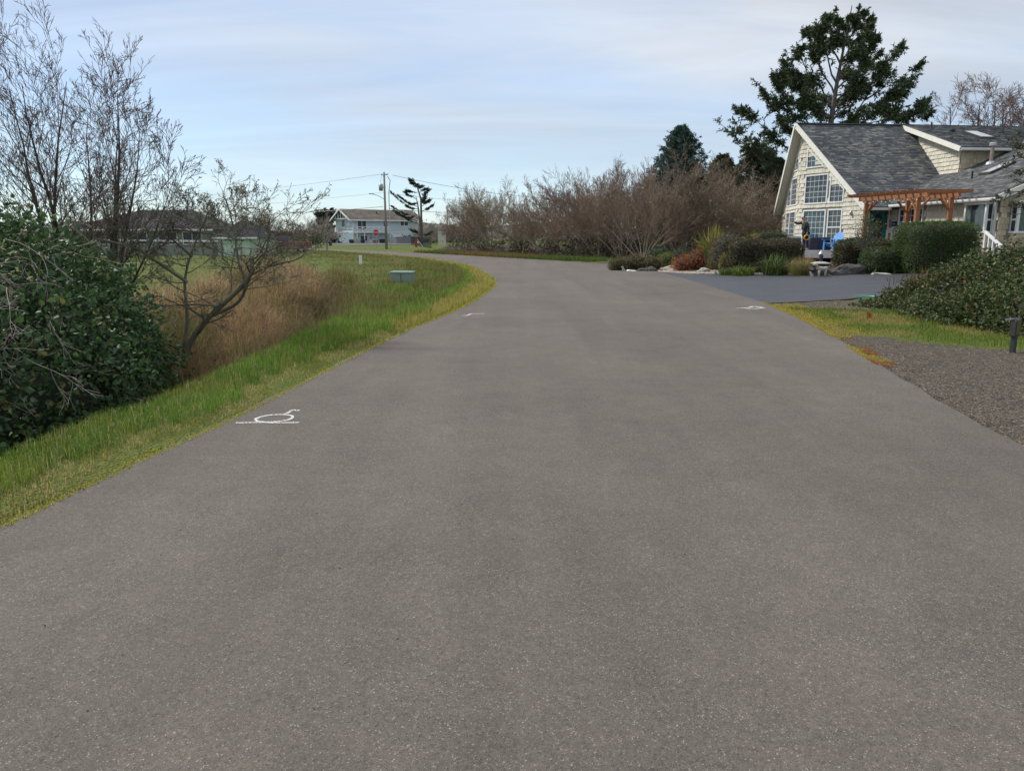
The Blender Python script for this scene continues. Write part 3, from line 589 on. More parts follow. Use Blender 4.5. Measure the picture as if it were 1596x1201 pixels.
# ---- windows
def window(M, poly, ncol, nrow, name='window', fw=.07, glass=M_glass, zrail=None, zz=None):
    """poly: convex list (a,z) counter-clockwise in frame M"""
    m_ = MB(); n_ = len(poly); c = Vector((sum(p[0] for p in poly)/n_, sum(p[1] for p in poly)/n_))
    inn = []
    for i in range(n_):      # inset polygon
        p0, p1, p2 = [Vector(poly[(i+k_) % n_]) for k_ in (-1, 0, 1)]; d1 = (p1-p0).normalized(); d2 = (p2-p1).normalized()
        n1 = Vector((-d1.y, d1.x)); n2 = Vector((-d2.y, d2.x)); bis = (n1+n2).normalized(); inn.append(p1+bis*(fw/max(.3, bis.dot(n1))))
    mk = lambda p, y: M @ Vector((p[0], y, p[1]))
    vs_ = [mk(p, .06) for p in poly]+[mk(p, .06) for p in inn]+[mk(p, -.02) for p in poly]+[mk(p, -.02) for p in inn]
    fs = []
    for i in range(n_):
        j = (i+1) % n_; fs += [(i, j, n_+j, n_+i), (i, 2*n_+i, 2*n_+j, j), (n_+i, n_+j, 3*n_+j, 3*n_+i)]
    m_.add(vs_, fs)
    if zrail: x0 = min(p[0] for p in inn); x1 = max(p[0] for p in inn); m_.box((x0, .005, zrail-.03), (x1, .05, zrail+.03), M)
    o = m_.build(name, M_white, house)
    g = MB(); g.add([mk(p, .012) for p in inn], [tuple(range(n_))]); g.build('pane', glass, o)
    if ncol > 1 or nrow > 1:
        mm = MB(); x0 = min(p[0] for p in inn); x1 = max(p[0] for p in inn); z0 = min(p[1] for p in inn); z1 = max(p[1] for p in inn)
        def clip(vert, val):
            hits = []
            for i in range(n_):
                p, q = inn[i], inn[(i+1) % n_]; a, b_ = (p[0], q[0]) if vert else (p[1], q[1])
                if (a-val)*(b_-val) < 0: t_ = (val-a)/(b_-a); r_ = p.lerp(q, t_); hits.append(r_[1] if vert else r_[0])
            return (min(hits), max(hits)) if len(hits) >= 2 else None
        for i in range(1, ncol):
            v_ = x0+(x1-x0)*i/ncol; h_ = clip(True, v_)
            if h_: mm.box((v_-.009, .014, h_[0]), (v_+.009, .026, h_[1]), M)
        for i in range(1, nrow):
            v_ = z0+(z1-z0)*i/nrow; h_ = clip(False, v_)
            if h_: mm.box((h_[0], .014, v_-.009), (h_[1], .0285, v_+.009), M)
        mm.build('muntin', M_white, o)
    return o
def K_(p): return [(a*KF, z) for a, z in p]
for M, mir in ((M_near, False), (M_far, True)):
    for poly, nc, nr, g, zr_ in (([(.46, 5.43), (1.82, 5.43), (.46, 6.6)], 4, 3, M_glass_t, None), ([(.46, 3.45), (2.13, 3.45), (2.13, 5.06), (.46, 5.06)], 5, 5, M_glass, None), ([(2.27, 3.45), (3.28, 3.45), (3.28, 4.17), (2.27, 5.03)], 3, 5, M_glass, None), ([(.46, 1.12), (2.13, 1.12), (2.13, 3.13), (.46, 3.13)], 5, 6, M_glass_t, None), ([(2.27, 1.12), (3.28, 1.12), (3.28, 3.13), (2.27, 3.13)], 3, 6, M_glass, 2.15)):
        p = K_(poly); p = p[::-1] if mir and False else p
        window(M, p, nc, nr, glass=g, zrail=zr_)
window(M_wing, [(WIN[0], 1.4), (WIN[1], 1.4), (WIN[1], 3.05), (WIN[0], 3.05)], 6, 5)
# wall lamps either side of the gable windows
for M in (M_near, M_far):
    lm = MB(); lm.lathe([(.0, 0), (.06, .02), (.075, .16), (.03, .22), (.0, .26)], M @ Vector((4.05, .1, 2.75)), 8); lm.bar(M @ Vector((4.05, 0, 2.95)), M @ Vector((4.05, .1, 2.95)), .03); lm.build('wall_lamp', M_galv, house)
# bay 1 (left wall) and bay 2 (front wall)
def bay(M, a0, a1, z0, z1, dep, cols):
    fr = MB(); fr.box((a0-.03, 0, z1), (a1+.03, dep+.04, z1+.12), M); fr.box((a0-.04, 0, z0-.08), (a1+.04, dep+.06, z0), M)
    for a in (a0+.05, a1-.05): fr.box((a-.05, dep-.08, z0), (a+.05, dep+.02, z1), M)
    for a in (a0, a1-.04): fr.box((a, 0.01, z0), (a+.04, .07, z1), M); fr.box((a+.002, .07, z0+.45), (a+.038, dep-.09, z0+.52), M)
    o = fr.build('bay_window', M_white, house)
    g = MB(); g.box((a0+.02, .07, z0), (a0+.03, dep-.05, z1), M); g.build('pane', M_glass, o)
    g = MB(); g.box((a1-.03, .07, z0), (a1-.02, dep-.05, z1), M); g.build('pane', M_glass, o)
    g = MB(); g.box((a0+.1, dep-.05, z0), (a1-.1, dep-.04, z1), M); g.build('pane', M_glass, o)
    cu = MB()
    for i in range(5):
        a = a0+.12+.06*i; cu.box((a, dep-.036, z0+.01), (a+.035, dep-.03, z1-.02), M)
    cu.build('curtain', pm('green_curtain', (.16, .22, .17), (.12, .17, .13), 4, .9), o)
    # shingled skirt below, flaring to the wall
    sk = MB(); zz = z0-.09
    rr = random.Random(int(a0*100))
    for c in range(4):
        x = a0
        while x < a1-.02:
            w_ = min(.14+.12*rr.random(), a1-x); y_ = dep-.02-c*dep*.2
            sk.add([M @ Vector(q) for q in ((x+.004, y_+.03, zz-(c+1)*.2), (x+w_-.004, y_+.03, zz-(c+1)*.2+.01), (x+w_-.004, y_+.05, zz-c*.2), (x+.004, y_+.05, zz-c*.2), (x+.004, 0, zz-(c+1)*.2), (x+w_-.004, 0, zz-(c+1)*.2), (x+w_-.004, 0, zz-c*.2), (x+.004, 0, zz-c*.2))], [(0,1,2,3),(4,7,6,5),(0,4,5,1),(0,3,7,4),(1,5,6,2),(3,2,6,7)]); x += w_
    tag(sk.build('bay_skirt', M_shake_w, o), kind='stuff')
    return o
bay(M_wing, BAY[0], BAY[1], 1.86, 3.0, .34, 1); bay(M_front, .55, 3.4, 1.86, 3.0, .4, 1)
# ---- front door with glass, wreath-garland
door = MB(); door.box((D0+.1, -.02, .95), (D1-.1, .03, 3.02), M_side); do = door.build('door', pm('teal_paint', (.012, .16, .165), (.01, .13, .14), 4, .4), house)
tr_ = MB(); tr_.box((D0, -.02, .95), (D0+.1, .06, 3.1), M_side); tr_.box((D1-.1, -.02, .95), (D1, .06, 3.1), M_side); tr_.box((D0+.1, -.02, 3.02), (D1-.1, .058, 3.1), M_side); tr_.build('door_frame', M_white, house)
gl = MB(); ov = [(.5*(D0+D1)+.27*math.cos(a), 2.05+.78*math.copysign(abs(math.sin(a))**.7, math.sin(a))) for a in np.linspace(0, 2*math.pi, 20)[:-1]]
gl.prism(ov, lambda p, h: M_side @ Vector((p[0], h, p[1])), .031, .038); gl.build('door_glass', M_dark, do)
MB().lathe([(0, 0), (.03, .01), (.03, .04), (0, .05)], M_side @ Vector((D1-.18, .06, 1.95)), 8).build('door_knob', M_galv, do)
n_ = 500; a_ = rng.uniform(0, 1, n_); px_ = np.where(a_ < .33, D0+.16, np.where(a_ < .66, D1-.16, D0+.15+(D1-D0-.3)*rng.uniform(0, 1, n_)))+rng.normal(size=n_)*.03
pz_ = np.where(a_ < .66, 2.0+rng.uniform(0, 1, n_), 2.95)+rng.normal(size=n_)*.03
pts = np.array([tuple(M_side @ Vector((x, .07+.03*random.random(), z))) for x, z in zip(px_, pz_)])
link('garland', leaf_mesh('garland', pts, rng.normal(size=(n_, 3)), .07, .03, np.where(rng.uniform(size=(n_, 1)) < .2, [[.5, .5, .45]], [[.05, .09, .04]])), M_leaf, do)
# ---- roof fittings
def vent(u, v, zf, h=.3, r=.035):
    q = HP(u, v, zf(u, v)); m_ = MB(); m_.tube([q, q+Hz*h], r, 8); m_.lathe([(.16, -.03), (.12, .02), (.05, .05)], q, 10); m_.build('vent_pipe', M_iron, house)
vent(7.55, -1.0, zdorm, .35, .05); vent(11.0, -2.2, zdorm, .35, .05); vent(5.4, -7.7, zwing, .38, .05)
q = HP(8.35, -1.6, zdorm(8.35, -1.6)); MB().box((-.14, -.2, -.02), (.14, .2, .12), Matrix.Translation(q) @ Matrix.Rotation(TH, 4, 'Z')).build('roof_vent', M_iron, house, bevel=.03)
q = HP(7.6, -6.0, zwing(7.6, -6)); m_ = MB(); m_.tube([q-Hz*.1, q+Hz*.85], .09, 12); fl = m_.build('flue', pm('rusty_flue', (.22, .15, .12), (.35, .30, .27), 6, .5, metal=.4), house)
m_ = MB(); m_.lathe([(.12, .82), (.17, .86), (.17, .98), (.11, 1.03)], q, 12); m_.lathe([(.26, -.06), (.2, .06), (.1, .12)], q, 12); m_.build('flue_cap', M_galv, fl)
def skylight(u, v, du, dv, zf, su, sv):
    n_ = Vector((-su, -sv, 1)); hh = .13; o = MB(); k_ = [(u, v), (u+du, v), (u+du, v+dv), (u, v+dv)]
    outer = [HP(a, b_, zf(a, b_)+hh) for a, b_ in k_]; low = [HP(a, b_, zf(a, b_)-.05) for a, b_ in k_]
    o.add(outer+low, [(0,1,2,3),(0,4,5,1),(1,5,6,2),(2,6,7,3),(3,7,4,0)]); s_ = o.build('skylight', pm('bronze_frame', (.05, .04, .035), None, 5, .5), house)
    i_ = .07; k2 = [(u+i_, v+i_), (u+du-i_, v+i_), (u+du-i_, v+dv-i_), (u+i_, v+dv-i_)]
    MB().add([HP(a, b_, zf(a, b_)+hh+.006) for a, b_ in k2], [(0,1,2,3)]).build('pane', glassmat('skylight_glass', (.45, .47, .5), .08), s_)
skylight(8.75, -3.5, .85, 1.5, zdorm, 0, SD); skylight(5.75, -8.4, 1.3, .75, zwing, SW, 0)
# ================================================================ deck, railing, pergola, signs
M_deckp = pm('grey_deck_paint', (.40, .42, .44), (.33, .35, .37), 4, .6)
deck = thing('deck', HP(0, -5.2, .5), 'grey-white painted wooden deck in front of the gable windows', 'deck')
for k_ in range(34):
    v0 = -5.2+k_*.14
    if v0 < -.6: u1 = max(.4, min(UJ+.3, BU*abs(v0)+.45)) if v0 > -TW else UJ+.3
    else: u1 = .4
    MB().box((-4.2, v0, .89), (u1, v0+.132, .93), HM).build('board', M_deckp, deck)
MB().box((-4.2, -5.26, .56), (UJ+.3, -5.205, .885), HM).build('fascia', M_white, deck); MB().box((-4.26, -5.2, .56), (-4.205, -.45, .885), HM).build('fascia', M_white, deck)
for u_ in (-4.0, -2, 0, 2): MB().box((u_, -5.1, .1), (u_+.12, -4.98, .88), HM).build('post', M_deckp, deck)
# white stair railing by the bay
rail = thing('stair_railing', at(1540, 396, 32), 'short white wooden stair railing with balusters below the bay window', 'railing')
ra, rb = at(1535, 360.5, 32.2), at(1560, 383, 31.2); 
MB().bar(ra, rb, .14, .06).build('handrail', M_white, rail)
for f in (.05, .3, .55, .8, .96):
    q = ra.lerp(rb, f); MB().box((q.x-.03, q.y-.03, q.z-.75), (q.x+.03, q.y+.03, q.z-.02)).build('baluster', M_white, rail)
steps = thing('porch_steps', at(1512, 402, 31.5), 'white painted porch steps half hidden beside the tall hedge', 'steps')
for k_ in range(3):
    q = at(1514, 400, 32); z_ = .33+.2*k_; MB().box((q.x-.7, q.y+.3*k_, z_), (q.x+1.0, q.y+.3*k_+.32, z_+.05)).build('tread', M_white, steps); MB().box((q.x-.68, q.y+.3*k_+.03, z_-.2), (q.x+.98, q.y+.3*k_+.06, z_-.002)).build('riser', M_white, steps)
# pergola
perg = thing('pergola', (18.2, 36, .4), 'orange-brown cedar pergola with string lights in front of the teal door', 'pergola')
PA, PB, PC, PD = Vector((17.15, 37.6, 0)), Vector((17.85, 34.2, 0)), Vector((19.15, 37.6, 0)), Vector((19.35, 34.3, 0))
for q in (PA, PB, PC, PD): MB().box((q.x-.09, q.y-.09, .4), (q.x+.09, q.y+.09, 3.32)).build('post', M_cedar, perg, bevel=.01)
for a, b_ in ((PA, PB), (PC, PD)):
    d = (b_-a).normalized(); MB().bar(a-d*.6+Hz*3.41, b_+d*.6+Hz*3.41, .08, .17).build('beam', M_cedar, perg, bevel=.01)
for q, d2 in ((PA, (PB-PA).normalized()), (PB, (PA-PB).normalized()), (PC, (PD-PC).normalized()), (PD, (PC-PD).normalized()), (PA, Vector((1, 0, 0))), (PB, Vector((1, 0, 0))), (PC, Vector((-1, 0, 0))), (PD, Vector((-1, 0, 0)))):
    MB().bar(q+d2*.07+Hz*2.8, q+d2*.52+Hz*3.32, .08, .08).build('brace', M_cedar, perg)
for k_ in range(11):
    f = -.16+k_*1.32/10; a = PA.lerp(PB, f); b_ = PC.lerp(PD, f); d = (b_-a).normalized(); z0 = 3.50
    s, e = a-d*.62, b_+d*.62; L = (e-s).length; sd = d.cross(Hz)
    prof = [(0, .07), (.10, 0), (L-.10, 0), (L, .07), (L, .15), (0, .15)]
    MB().prism(prof, lambda p, h: s+d*p[0]+Hz*(z0+p[1])+sd*h, -.022, .022).build('rafter', M_cedar, perg)
M_bulb = pm('bulb', (.8, .78, .7), (.75, .73, .65), 3, .2)
sl_ = thing('string_lights', PB+Hz*3.2, 'string of small white bulbs hung under the pergola beam', 'lights'); wp = []
for k_ in range(13):
    q = PA.lerp(PB, k_/12)+Hz*(3.28-.05*math.sin(k_*1.6))+Vector((-.09, -.06, 0)); wp.append(q)
    MB().lathe([(.0, -.07), (.03, -.05), (.028, -.01), (.012, .0)], q, 7).build('bulb', M_bulb, sl_)
MB().tube(wp, .008, 4).build('cable', M_iron, sl_)
# tall vertical sign on the wing wall
sg = thing('vertical_sign', M_wing @ Vector((.28, .05, 1.0)), 'tall narrow white sign with vertical dark letters beside the teal door', 'sign')
MB().box((.14, .035, .95), (.42, .06, 2.15), M_wing).build('board', M_white, sg); MB().box((.08, .035, 2.153), (.48, .065, 2.42), M_wing).build('plaque', pm('navy_paint', (.015, .03, .09), None, 4, .5), sg)
MB().box((.16, .0655, 2.27), (.40, .068, 2.29), M_wing).build('plaque_line', M_white, sg)
def text(body, size, M, mat, parent, name='lettering', ext=.002):
    cu = bpy.data.curves.new(name, 'FONT'); cu.body = body; cu.size = size; cu.align_x = 'CENTER'; cu.align_y = 'CENTER'; cu.extrude = ext
    o = bpy.data.objects.new(name, cu); COL.objects.link(o); dg = bpy.context.evaluated_depsgraph_get(); me = bpy.data.meshes.new_from_object(o.evaluated_get(dg)); bpy.data.objects.remove(o)
    me.transform(M); return link(name, me, mat, parent)
M_navy = pm('navy_letter', (.02, .03, .07), None, 4, .5)
tf = M_wing @ Matrix(((1,0,0,0),(0,0,1,0),(0,1,0,0),(0,0,0,1)))     # letters face outwards
for k_, ch in enumerate('BEACH'): text(ch, .23, frame(M_wing @ Vector((.28, .0625, 2.02-.22*k_)), -Hv, Hz, -Hu), M_navy, sg)
MB().lathe([(0, 0), (.05, .02), (.07, .14), (.05, .24), (0, .28)], M_wing @ Vector((.3, .1, 2.5)), 8).build('lantern', M_galv, sg)
# ================================================================ far blue house
M_blue = pm('pale_blue_siding', (.54, .62, .655), (.50, .58, .615), 2, .7, .2, 30); M_blued = pm('blue_siding', (.35, .455, .535), (.32, .425, .50), 2, .7)
BA = R(36); Bx = Vector((math.cos(BA), math.sin(BA), 0)); By = Vector((-math.sin(BA), math.cos(BA), 0)); C0 = at(551, 382, 150); C0.z = .05
BM = frame(C0, Bx, By, Hz)
bh = thing('blue_house', C0, 'pale blue two-storey house with brown roof and white balcony at the end of the road', 'house')
LB, WB, ZEB, ZRB = 14.2, 8.0, 5.15, 6.95
MB().prism([(0, 0), (WB, 0), (WB, ZEB), (WB/2, ZRB-.1), (0, ZEB)], lambda p, h: BM @ Vector((h, p[0], p[1])), 0, LB).build('wall', M_blue, bh)
def broof(side):
    o = .7; poly = [(-1.0, side), (LB+1.0, side)]; s = (ZRB-ZEB)/(WB/2); y0 = -o if side == 0 else WB+o; z0 = ZEB-s*o
    v = [BM @ Vector(q) for q in ((-1.0, y0, z0+.1), (LB+1.0, y0, z0+.1), (LB+1.0, WB/2, ZRB+.1), (-1.0, WB/2, ZRB+.1), (-1.0, y0, z0-.08), (LB+1.0, y0, z0-.08), (LB+1.0, WB/2, ZRB-.08), (-1.0, WB/2, ZRB-.08))]
    r_ = MB().add(v, [(0,1,2,3),(7,6,5,4),(0,4,5,1),(1,5,6,2),(0,3,7,4)]).build('roof', M_roofb, bh)
    if side == 0:
        poly = [(-1, -o), (LB+1, -o), (LB+1, WB/2), (-1, WB/2)]
        tabs('roof_shingles', poly, None, (-1, -o), (0, 1), (1, 0), 26, (WB/2+o)/26, LB+2, .5, r_, M_roofb, 5, mapf=lambda q, dz: BM @ Vector((q.x, q.y, z0+.105+s*(q.y+o)+dz)))
        MB().bar(BM @ Vector((-1, y0-.03, z0-.02)), BM @ Vector((LB+1, y0-.03, z0-.02)), .08, .24).build('fascia', M_white, r_)
    MB().bar(BM @ Vector((-1.03, y0, z0)), BM @ Vector((-1.03, WB/2, ZRB)), .08, .28).build('rake_board', M_white, r_); return r_
broof(0); rbk = broof(1)
def bbox(name, lo, hi, mat, par=None): return MB().box(lo, hi, BM).build(name, mat, par or bh)
# gable face (x=0 side)
for y0, y1, z0, z1, mt, nm in ((0.0, WB, 2.45, 2.62, M_white, 'trim_band'), (0, WB, 3.05, 3.15, M_blued, 'trim_band'), (.05, WB-.05, .05, 2.43, M_blued, 'lower_siding'), (-.04, .14, 0, ZEB-.2, M_white, 'corner_board'), (WB-.14, WB+.04, 0, ZEB-.2, M_white, 'corner_board')): bbox(nm, (-.05, y0, z0), (-.002, y1, z1), mt)
def bwin_g(y, z, w, h):
    f = bbox('window', (-.09, y-w/2, z), (-.004, y+w/2, z+h), M_white); bbox('pane', (-.095, y-w/2+.2, z+.2), (-.091, y+w/2-.2, z+h-.2), M_paned, f)
bwin_g(4.3, 3.4, 1.9, 1.75)
for y in (1.6, 2.8, 4.0, 5.2, 6.4):
    zt = ZEB+(1-abs(y-4)/4)*(ZRB-ZEB)
    if zt > ZEB+.3: MB().bar(BM @ Vector((-.7, y, ZEB-.05)), BM @ Vector((-.7, y, zt-.1)), .14).build('truss_strut', M_white, bh)
MB().bar(BM @ Vector((-.7, 1, ZEB+.02)), BM @ Vector((-.7, 7, ZEB+.02)), .14, .16).build('truss_beam', M_blue, bh)
MB().prism([(1.0, ZEB+.1), (7.0, ZEB+.1), (4, ZRB-.25)], lambda p, h: BM @ Vector((h, p[0], p[1])), -.03, -.002).build('gable_panel', pm('dark_siding', (.08, .09, .11), None, 3, .8), bh)
# long side (y=0): a positions
pa = lambda px: (px-552)/6.55
def bwin(x0, x1, z0, z1, f=.13, n=1):
    w = bbox('window', (x0, -.07, z0), (x1, -.003, z1), M_white); k = (x1-x0-f)/n
    for i in range(n): bbox('pane', (x0+f+i*k, -.075, z0+f), (x0+i*k+k, -.071, z1-f), M_paned, w)
bwin(pa(558), pa(571), 2.9, 4.95, .12, 2); bwin(pa(594), pa(601.5), 3.6, 4.9, .14, 2); bwin(pa(619), pa(631.5), 3.75, 4.85, .14, 2); bwin(pa(561), pa(572), .75, 2.0, .15, 1)
d_ = bbox('door', (pa(573), -.06, .05), (pa(580), -.003, 2.1), M_white); bbox('pane', (pa(574.3), -.066, 1.1), (pa(578.5), -.061, 1.9), M_blued, d_)
g_ = bbox('garage_door', (pa(607), -.06, .03), (pa(628), -.003, 2.2), M_white)
for k_ in range(1, 4): bbox('panel_joint', (pa(607)+.05, -.064, .03+k_*.54), (pa(628)-.05, -.061, .06+k_*.54), M_galv, g_)
for y0, nm in ((2.5, 'trim_band'),): bbox(nm, (0, -.05, y0), (LB, -.002, y0+.16), M_white)
bbox('corner_board', (LB-.15, -.05, 0), (LB, -.002, 4.6), M_white); bbox('corner_board', (.0, -.055, 0), (.15, -.003, 4.6), M_white)
for k_ in range(1, 28): bbox('batten', (k_*.5, -.02, 2.68), (k_*.5+.05, -.002, 4.9), M_blue)
# balcony
bal = bbox('balcony', (.15, -1.5, 2.42), (pa(600), -.06, 2.58), M_white); bal_u = pa(600)
for z in (2.62, 3.55): MB().bar(BM @ Vector((.15, -1.46, z)), BM @ Vector((bal_u, -1.46, z)), .09, .12).build('rail', M_white, bal)
k = 6; st = (bal_u-.2)/k
for i in range(k+1):
    MB().bar(BM @ Vector((.2+i*st, -1.46, 2.6)), BM @ Vector((.2+i*st, -1.46, 3.55)), .1).build('rail_post', M_white, bal)
    if i < k:
        MB().bar(BM @ Vector((.2+i*st, -1.47, 2.65)), BM @ Vector((.2+(i+1)*st, -1.47, 3.5)), .09).build('cross_brace', M_white, bal); MB().bar(BM @ Vector((.2+i*st, -1.43, 3.5)), BM @ Vector((.2+(i+1)*st, -1.43, 2.65)), .09).build('cross_brace', M_white, bal)
for x in (.2, pa(563.5), bal_u): MB().bar(BM @ Vector((x, -1.42, 0)), BM @ Vector((x, -1.42, 2.42)), .16).build('support_post', M_white, bal)
for s in (-1.45, -.7):
    MB().bar(BM @ Vector((bal_u+.1, s, 2.5)), BM @ Vector((bal_u+2.6, s, .05)), .07, .26).build('stair_stringer', M_white, bal)
for k_ in range(10): MB().box((bal_u+.15+k_*.25, -1.42, 2.3-k_*.24), (bal_u+.4+k_*.25, -.73, 2.34-k_*.24), BM).build('stair_tread', M_white, bal)
MB().tube([BM @ Vector((6.2, 2.2, 6.1)), BM @ Vector((6.2, 2.2, 6.6))], .12, 8).build('roof_vent', M_iron, bh)
# bins and pots in front of the blue house
def pot(px, w, h, col, lab, lid=True):
    q = at(px, 382, 146); q.z = hz(q.x, q.y)+.05; t_ = thing('planter_tub' if not lid else 'storage_bin', q, lab, 'bin' if lid else 'planter', 'tubs and bins by the blue house'); mt = pm('tub_%d' % px, col, None, 4, .6)
    MB().lathe([(w*.4, 0), (w*.5, h*.9), (w*.52, h)], q, 14).build('body', mt, t_)
    MB().lathe([(w*.53, h+.002), (w*.5, h+.06), (.05, h+.09)], q, 14).build('lid' if lid else 'soil', pm('lid_%d' % px, tuple(c_*.5 for c_ in col), None, 4, .6), t_)
pot(548, 1.0, .6, (.05, .06, .06), 'dark low bin, leftmost by the blue house wall'); pot(555, 1.0, .8, (.45, .55, .30), 'pale green bin by the blue house post'); pot(559.5, .9, .8, (.35, .55, .5), 'pale turquoise bin next to the green one at the blue house'); pot(566, .8, .6, (.04, .04, .05), 'small black bin under the blue house window'); pot(585, 1.0, .5, (.35, .14, .08), 'terracotta tub right of the blue house door', False); pot(596, 1.2, .7, (.03, .035, .04), 'black bin under the outside stairs of the blue house')
# metal shed
q = at(629, 383, 138); q.z = .05; sh = thing('metal_shed', q, 'low grey-blue ribbed metal shed beside the garage door', 'shed'); SM = frame(q, Vector((.93, .36, 0)), Vector((-.36, .93, 0)), Hz); M_shed = pm('grey_metal', (.26, .29, .33), (.22, .25, .29), 3, .5, metal=.3)
MB().box((-1.3, 0, 0), (1.5, 2.2, 1.55), SM).build('wall', M_shed, sh); MB().box((-1.4, -.1, 1.552), (1.6, 2.3, 1.65), SM).build('roof', M_galv, sh)
for k_ in range(9): MB().box((-1.25+k_*.32, -.03, .02), (-1.2+k_*.32, -.002, 1.5), SM).build('rib', M_galv, sh)
for k_ in range(7): MB().box((-1.33, .1+k_*.32, .02), (-1.302, .15+k_*.32, 1.5), SM).build('rib', M_galv, sh)
# chain-link fence
fa = at(641, 386, 118); fb = at(672, 391, 96); fa.z = fb.z = 0; fe = thing('chain_link_fence', (fa+fb)/2, 'dark chain-link fence with thin posts beside the shore pine', 'fence'); nseg = 8
for k_ in range(nseg+1): 
    p_ = fa.lerp(fb, k_/nseg); MB().tube([p_, p_+Hz*1.7], .035, 6).build('post', M_iron, fe)
MB().bar(fa+Hz*1.68, fb+Hz*1.68, .04).build('rail', M_iron, fe); wm = MB(); L_ = (fb-fa).length; dd = (fb-fa).normalized()
for k_ in range(-9, int(L_/.18)):
    for s in (0, 1):
        x0 = k_*.18; a_, b2 = (x0, x0+1.6) if s == 0 else (x0+1.6, x0); a2 = min(max(a_, 0), L_); b3 = min(max(b2, 0), L_)
        if abs(a2-b3) < .1: continue
        za = .05+1.6*(a2-a_)/(b2-a_); zb = .05+1.6*(b3-a_)/(b2-a_); wm.bar(fa+dd*a2+Hz*za, fa+dd*b3+Hz*zb, .008)
tag(wm.build('wire_mesh', M_iron, fe), kind='stuff')
q = at(649, 387, 104); q.z = 0; kb = thing('red_board', q, 'upright red board with a pale patch behind the chain-link fence', 'board')
MB().prism([(-.2, .1), (.05, .05), (.22, .9), (.12, 1.5), (-.02, 1.6), (-.15, 1.2)], lambda p, h: q+Vector((p[0], h, p[1])), 0, .07).build('panel', pm('red_paint', (.45, .04, .03), None, 4, .5), kb); MB().bar(q+Vector((.05, .1, 1.45)), q+Vector((1.1, .1, .05)), .07).build('prop', M_white, kb); MB().lathe([(0, 0), (.13, .02), (.13, .04), (0, .05)], q+Vector((.25, -.05, .95)), 10, Matrix.Rotation(R(90), 4, 'X')).build('patch', M_white, kb)
# ================================================================ utility poles and wires
M_pole = pm('weathered_pole', (.22, .19, .16), (.31, .27, .235), 4, .9, .4, 20, stretch=(1, 1, .1))
q = at(602.5, 390, 99); q.z = 0; tp = at(598.5, 269, 99)
po = thing('utility_pole', q, 'tall wooden utility pole with transformer and street lamp arm by the stop sign', 'utility pole', 'utility poles')
MB().tube([q-Hz*.3, tp], [.17, .12], 10).build('pole', M_pole, po, smooth=True)
MB().bar(tp+Vector((-.35, 0, -.3)), tp+Vector((.5, 0, -.25)), .09).build('cross_arm', M_pole, po)
for x_ in (-.32, 0, .3, .48): MB().lathe([(.03, 0), (.05, .05), (.03, .1), (.05, .14), (0, .2)], tp+Vector((x_, 0, -.24 if x_ else 0)), 8).build('insulator', M_galv, po)
c_ = at(595, 292, 99); tf_ = MB(); tf_.lathe([(.05, -.45), (.26, -.42), (.28, .3), (.2, .42), (.04, .45)], c_+Vector((-.1, -.05, 0)), 12); tfo = tf_.build('transformer', M_galv, po, smooth=True); MB().bar(c_, c_+Vector((.5, 0, 0)), .07).build('bracket', M_iron, tfo)
a_, b_ = at(600, 311, 99), at(579.5, 302, 98); MB().tube([a_, a_.lerp(b_, .5)+Hz*.1, b_], .035, 6).build('lamp_arm', M_galv, po); MB().box((-.35, -.12, -.06), (.25, .12, .06), Matrix.Translation(b_)).build('lamp_head', M_galv, po, bevel=.03)
MB().tube([at(609, 391, 98.9)+Hz*0, at(607, 335, 98.9), at(606, 300, 98.9), at(608, 281, 98.9), at(604, 275, 98.9)], .055, 6).build('cable_riser', pm('pale_conduit', (.5, .5, .49), None, 3, .6), po)
MB().box((-.1, -.08, 0), (.1, .08, 1.35), Matrix.Translation(at(609.5, 390, 98.6)-Hz*0)).build('guard', pm('tan_guard', (.5, .44, .36), None, 3, .7), po)
MB().tube([tp+Vector((-.3, 0, -.3)), tp+Vector((-.45, 0, -1)), c_+Vector((-.1, 0, .5))], .015, 4).build('jumper_cable', M_iron, po)
q2 = at(697.5, 388, 150); q2.z = 0; tp2 = at(696.8, 320, 150); po2 = thing('utility_pole', q2, 'short distant wooden utility pole behind the bare shrubs', 'utility pole', 'utility poles')
MB().tube([q2, tp2], [.16, .13], 8).build('pole', M_pole, po2, smooth=True); MB().bar(tp2+Vector((-.2, 0, -.4)), tp2+Vector((.5, 0, -.4)), .1).build('cross_arm', M_pole, po2); MB().bar(tp2+Vector((.3, 0, -.4)), tp2+Vector((.3, 0, -2.8)), .08).build('riser', M_pole, po2)
def wire(a, b_, sag, r, lab):
    pts = [a.lerp(b_, i/20)-Hz*sag*4*(i/20)*(1-i/20) for i in range(21)]; o = MB().tube(pts, r, 4).build('power_line', M_iron, None, loc=a); tag(o, lab, 'power line', 'overhead lines')
wire(at(598.5, 271, 99), at(150, 318, 120), .4, .02, 'uppermost overhead line running left from the tall pole'); wire(at(612, 273, 99), at(860, 310, 110), .4, .02, 'uppermost overhead line running right from the tall pole')
wire(at(597, 300, 99), at(200, 332, 140), .3, .016, 'thin middle overhead line running left below the transformer'); wire(at(597, 322, 99), at(200, 336, 120), .5, .035, 'thick low communication line left of the tall pole')
wire(at(607, 325, 99.2), at(697, 331, 150), .1, .03, 'thick low line between the two utility poles'); wire(at(697, 328, 150), at(900, 341, 160), .2, .03, 'line running right from the short distant pole'); wire(at(607, 302, 99.2), at(880, 322, 150), .3, .015, 'thin middle line running right from the tall pole over the pine')
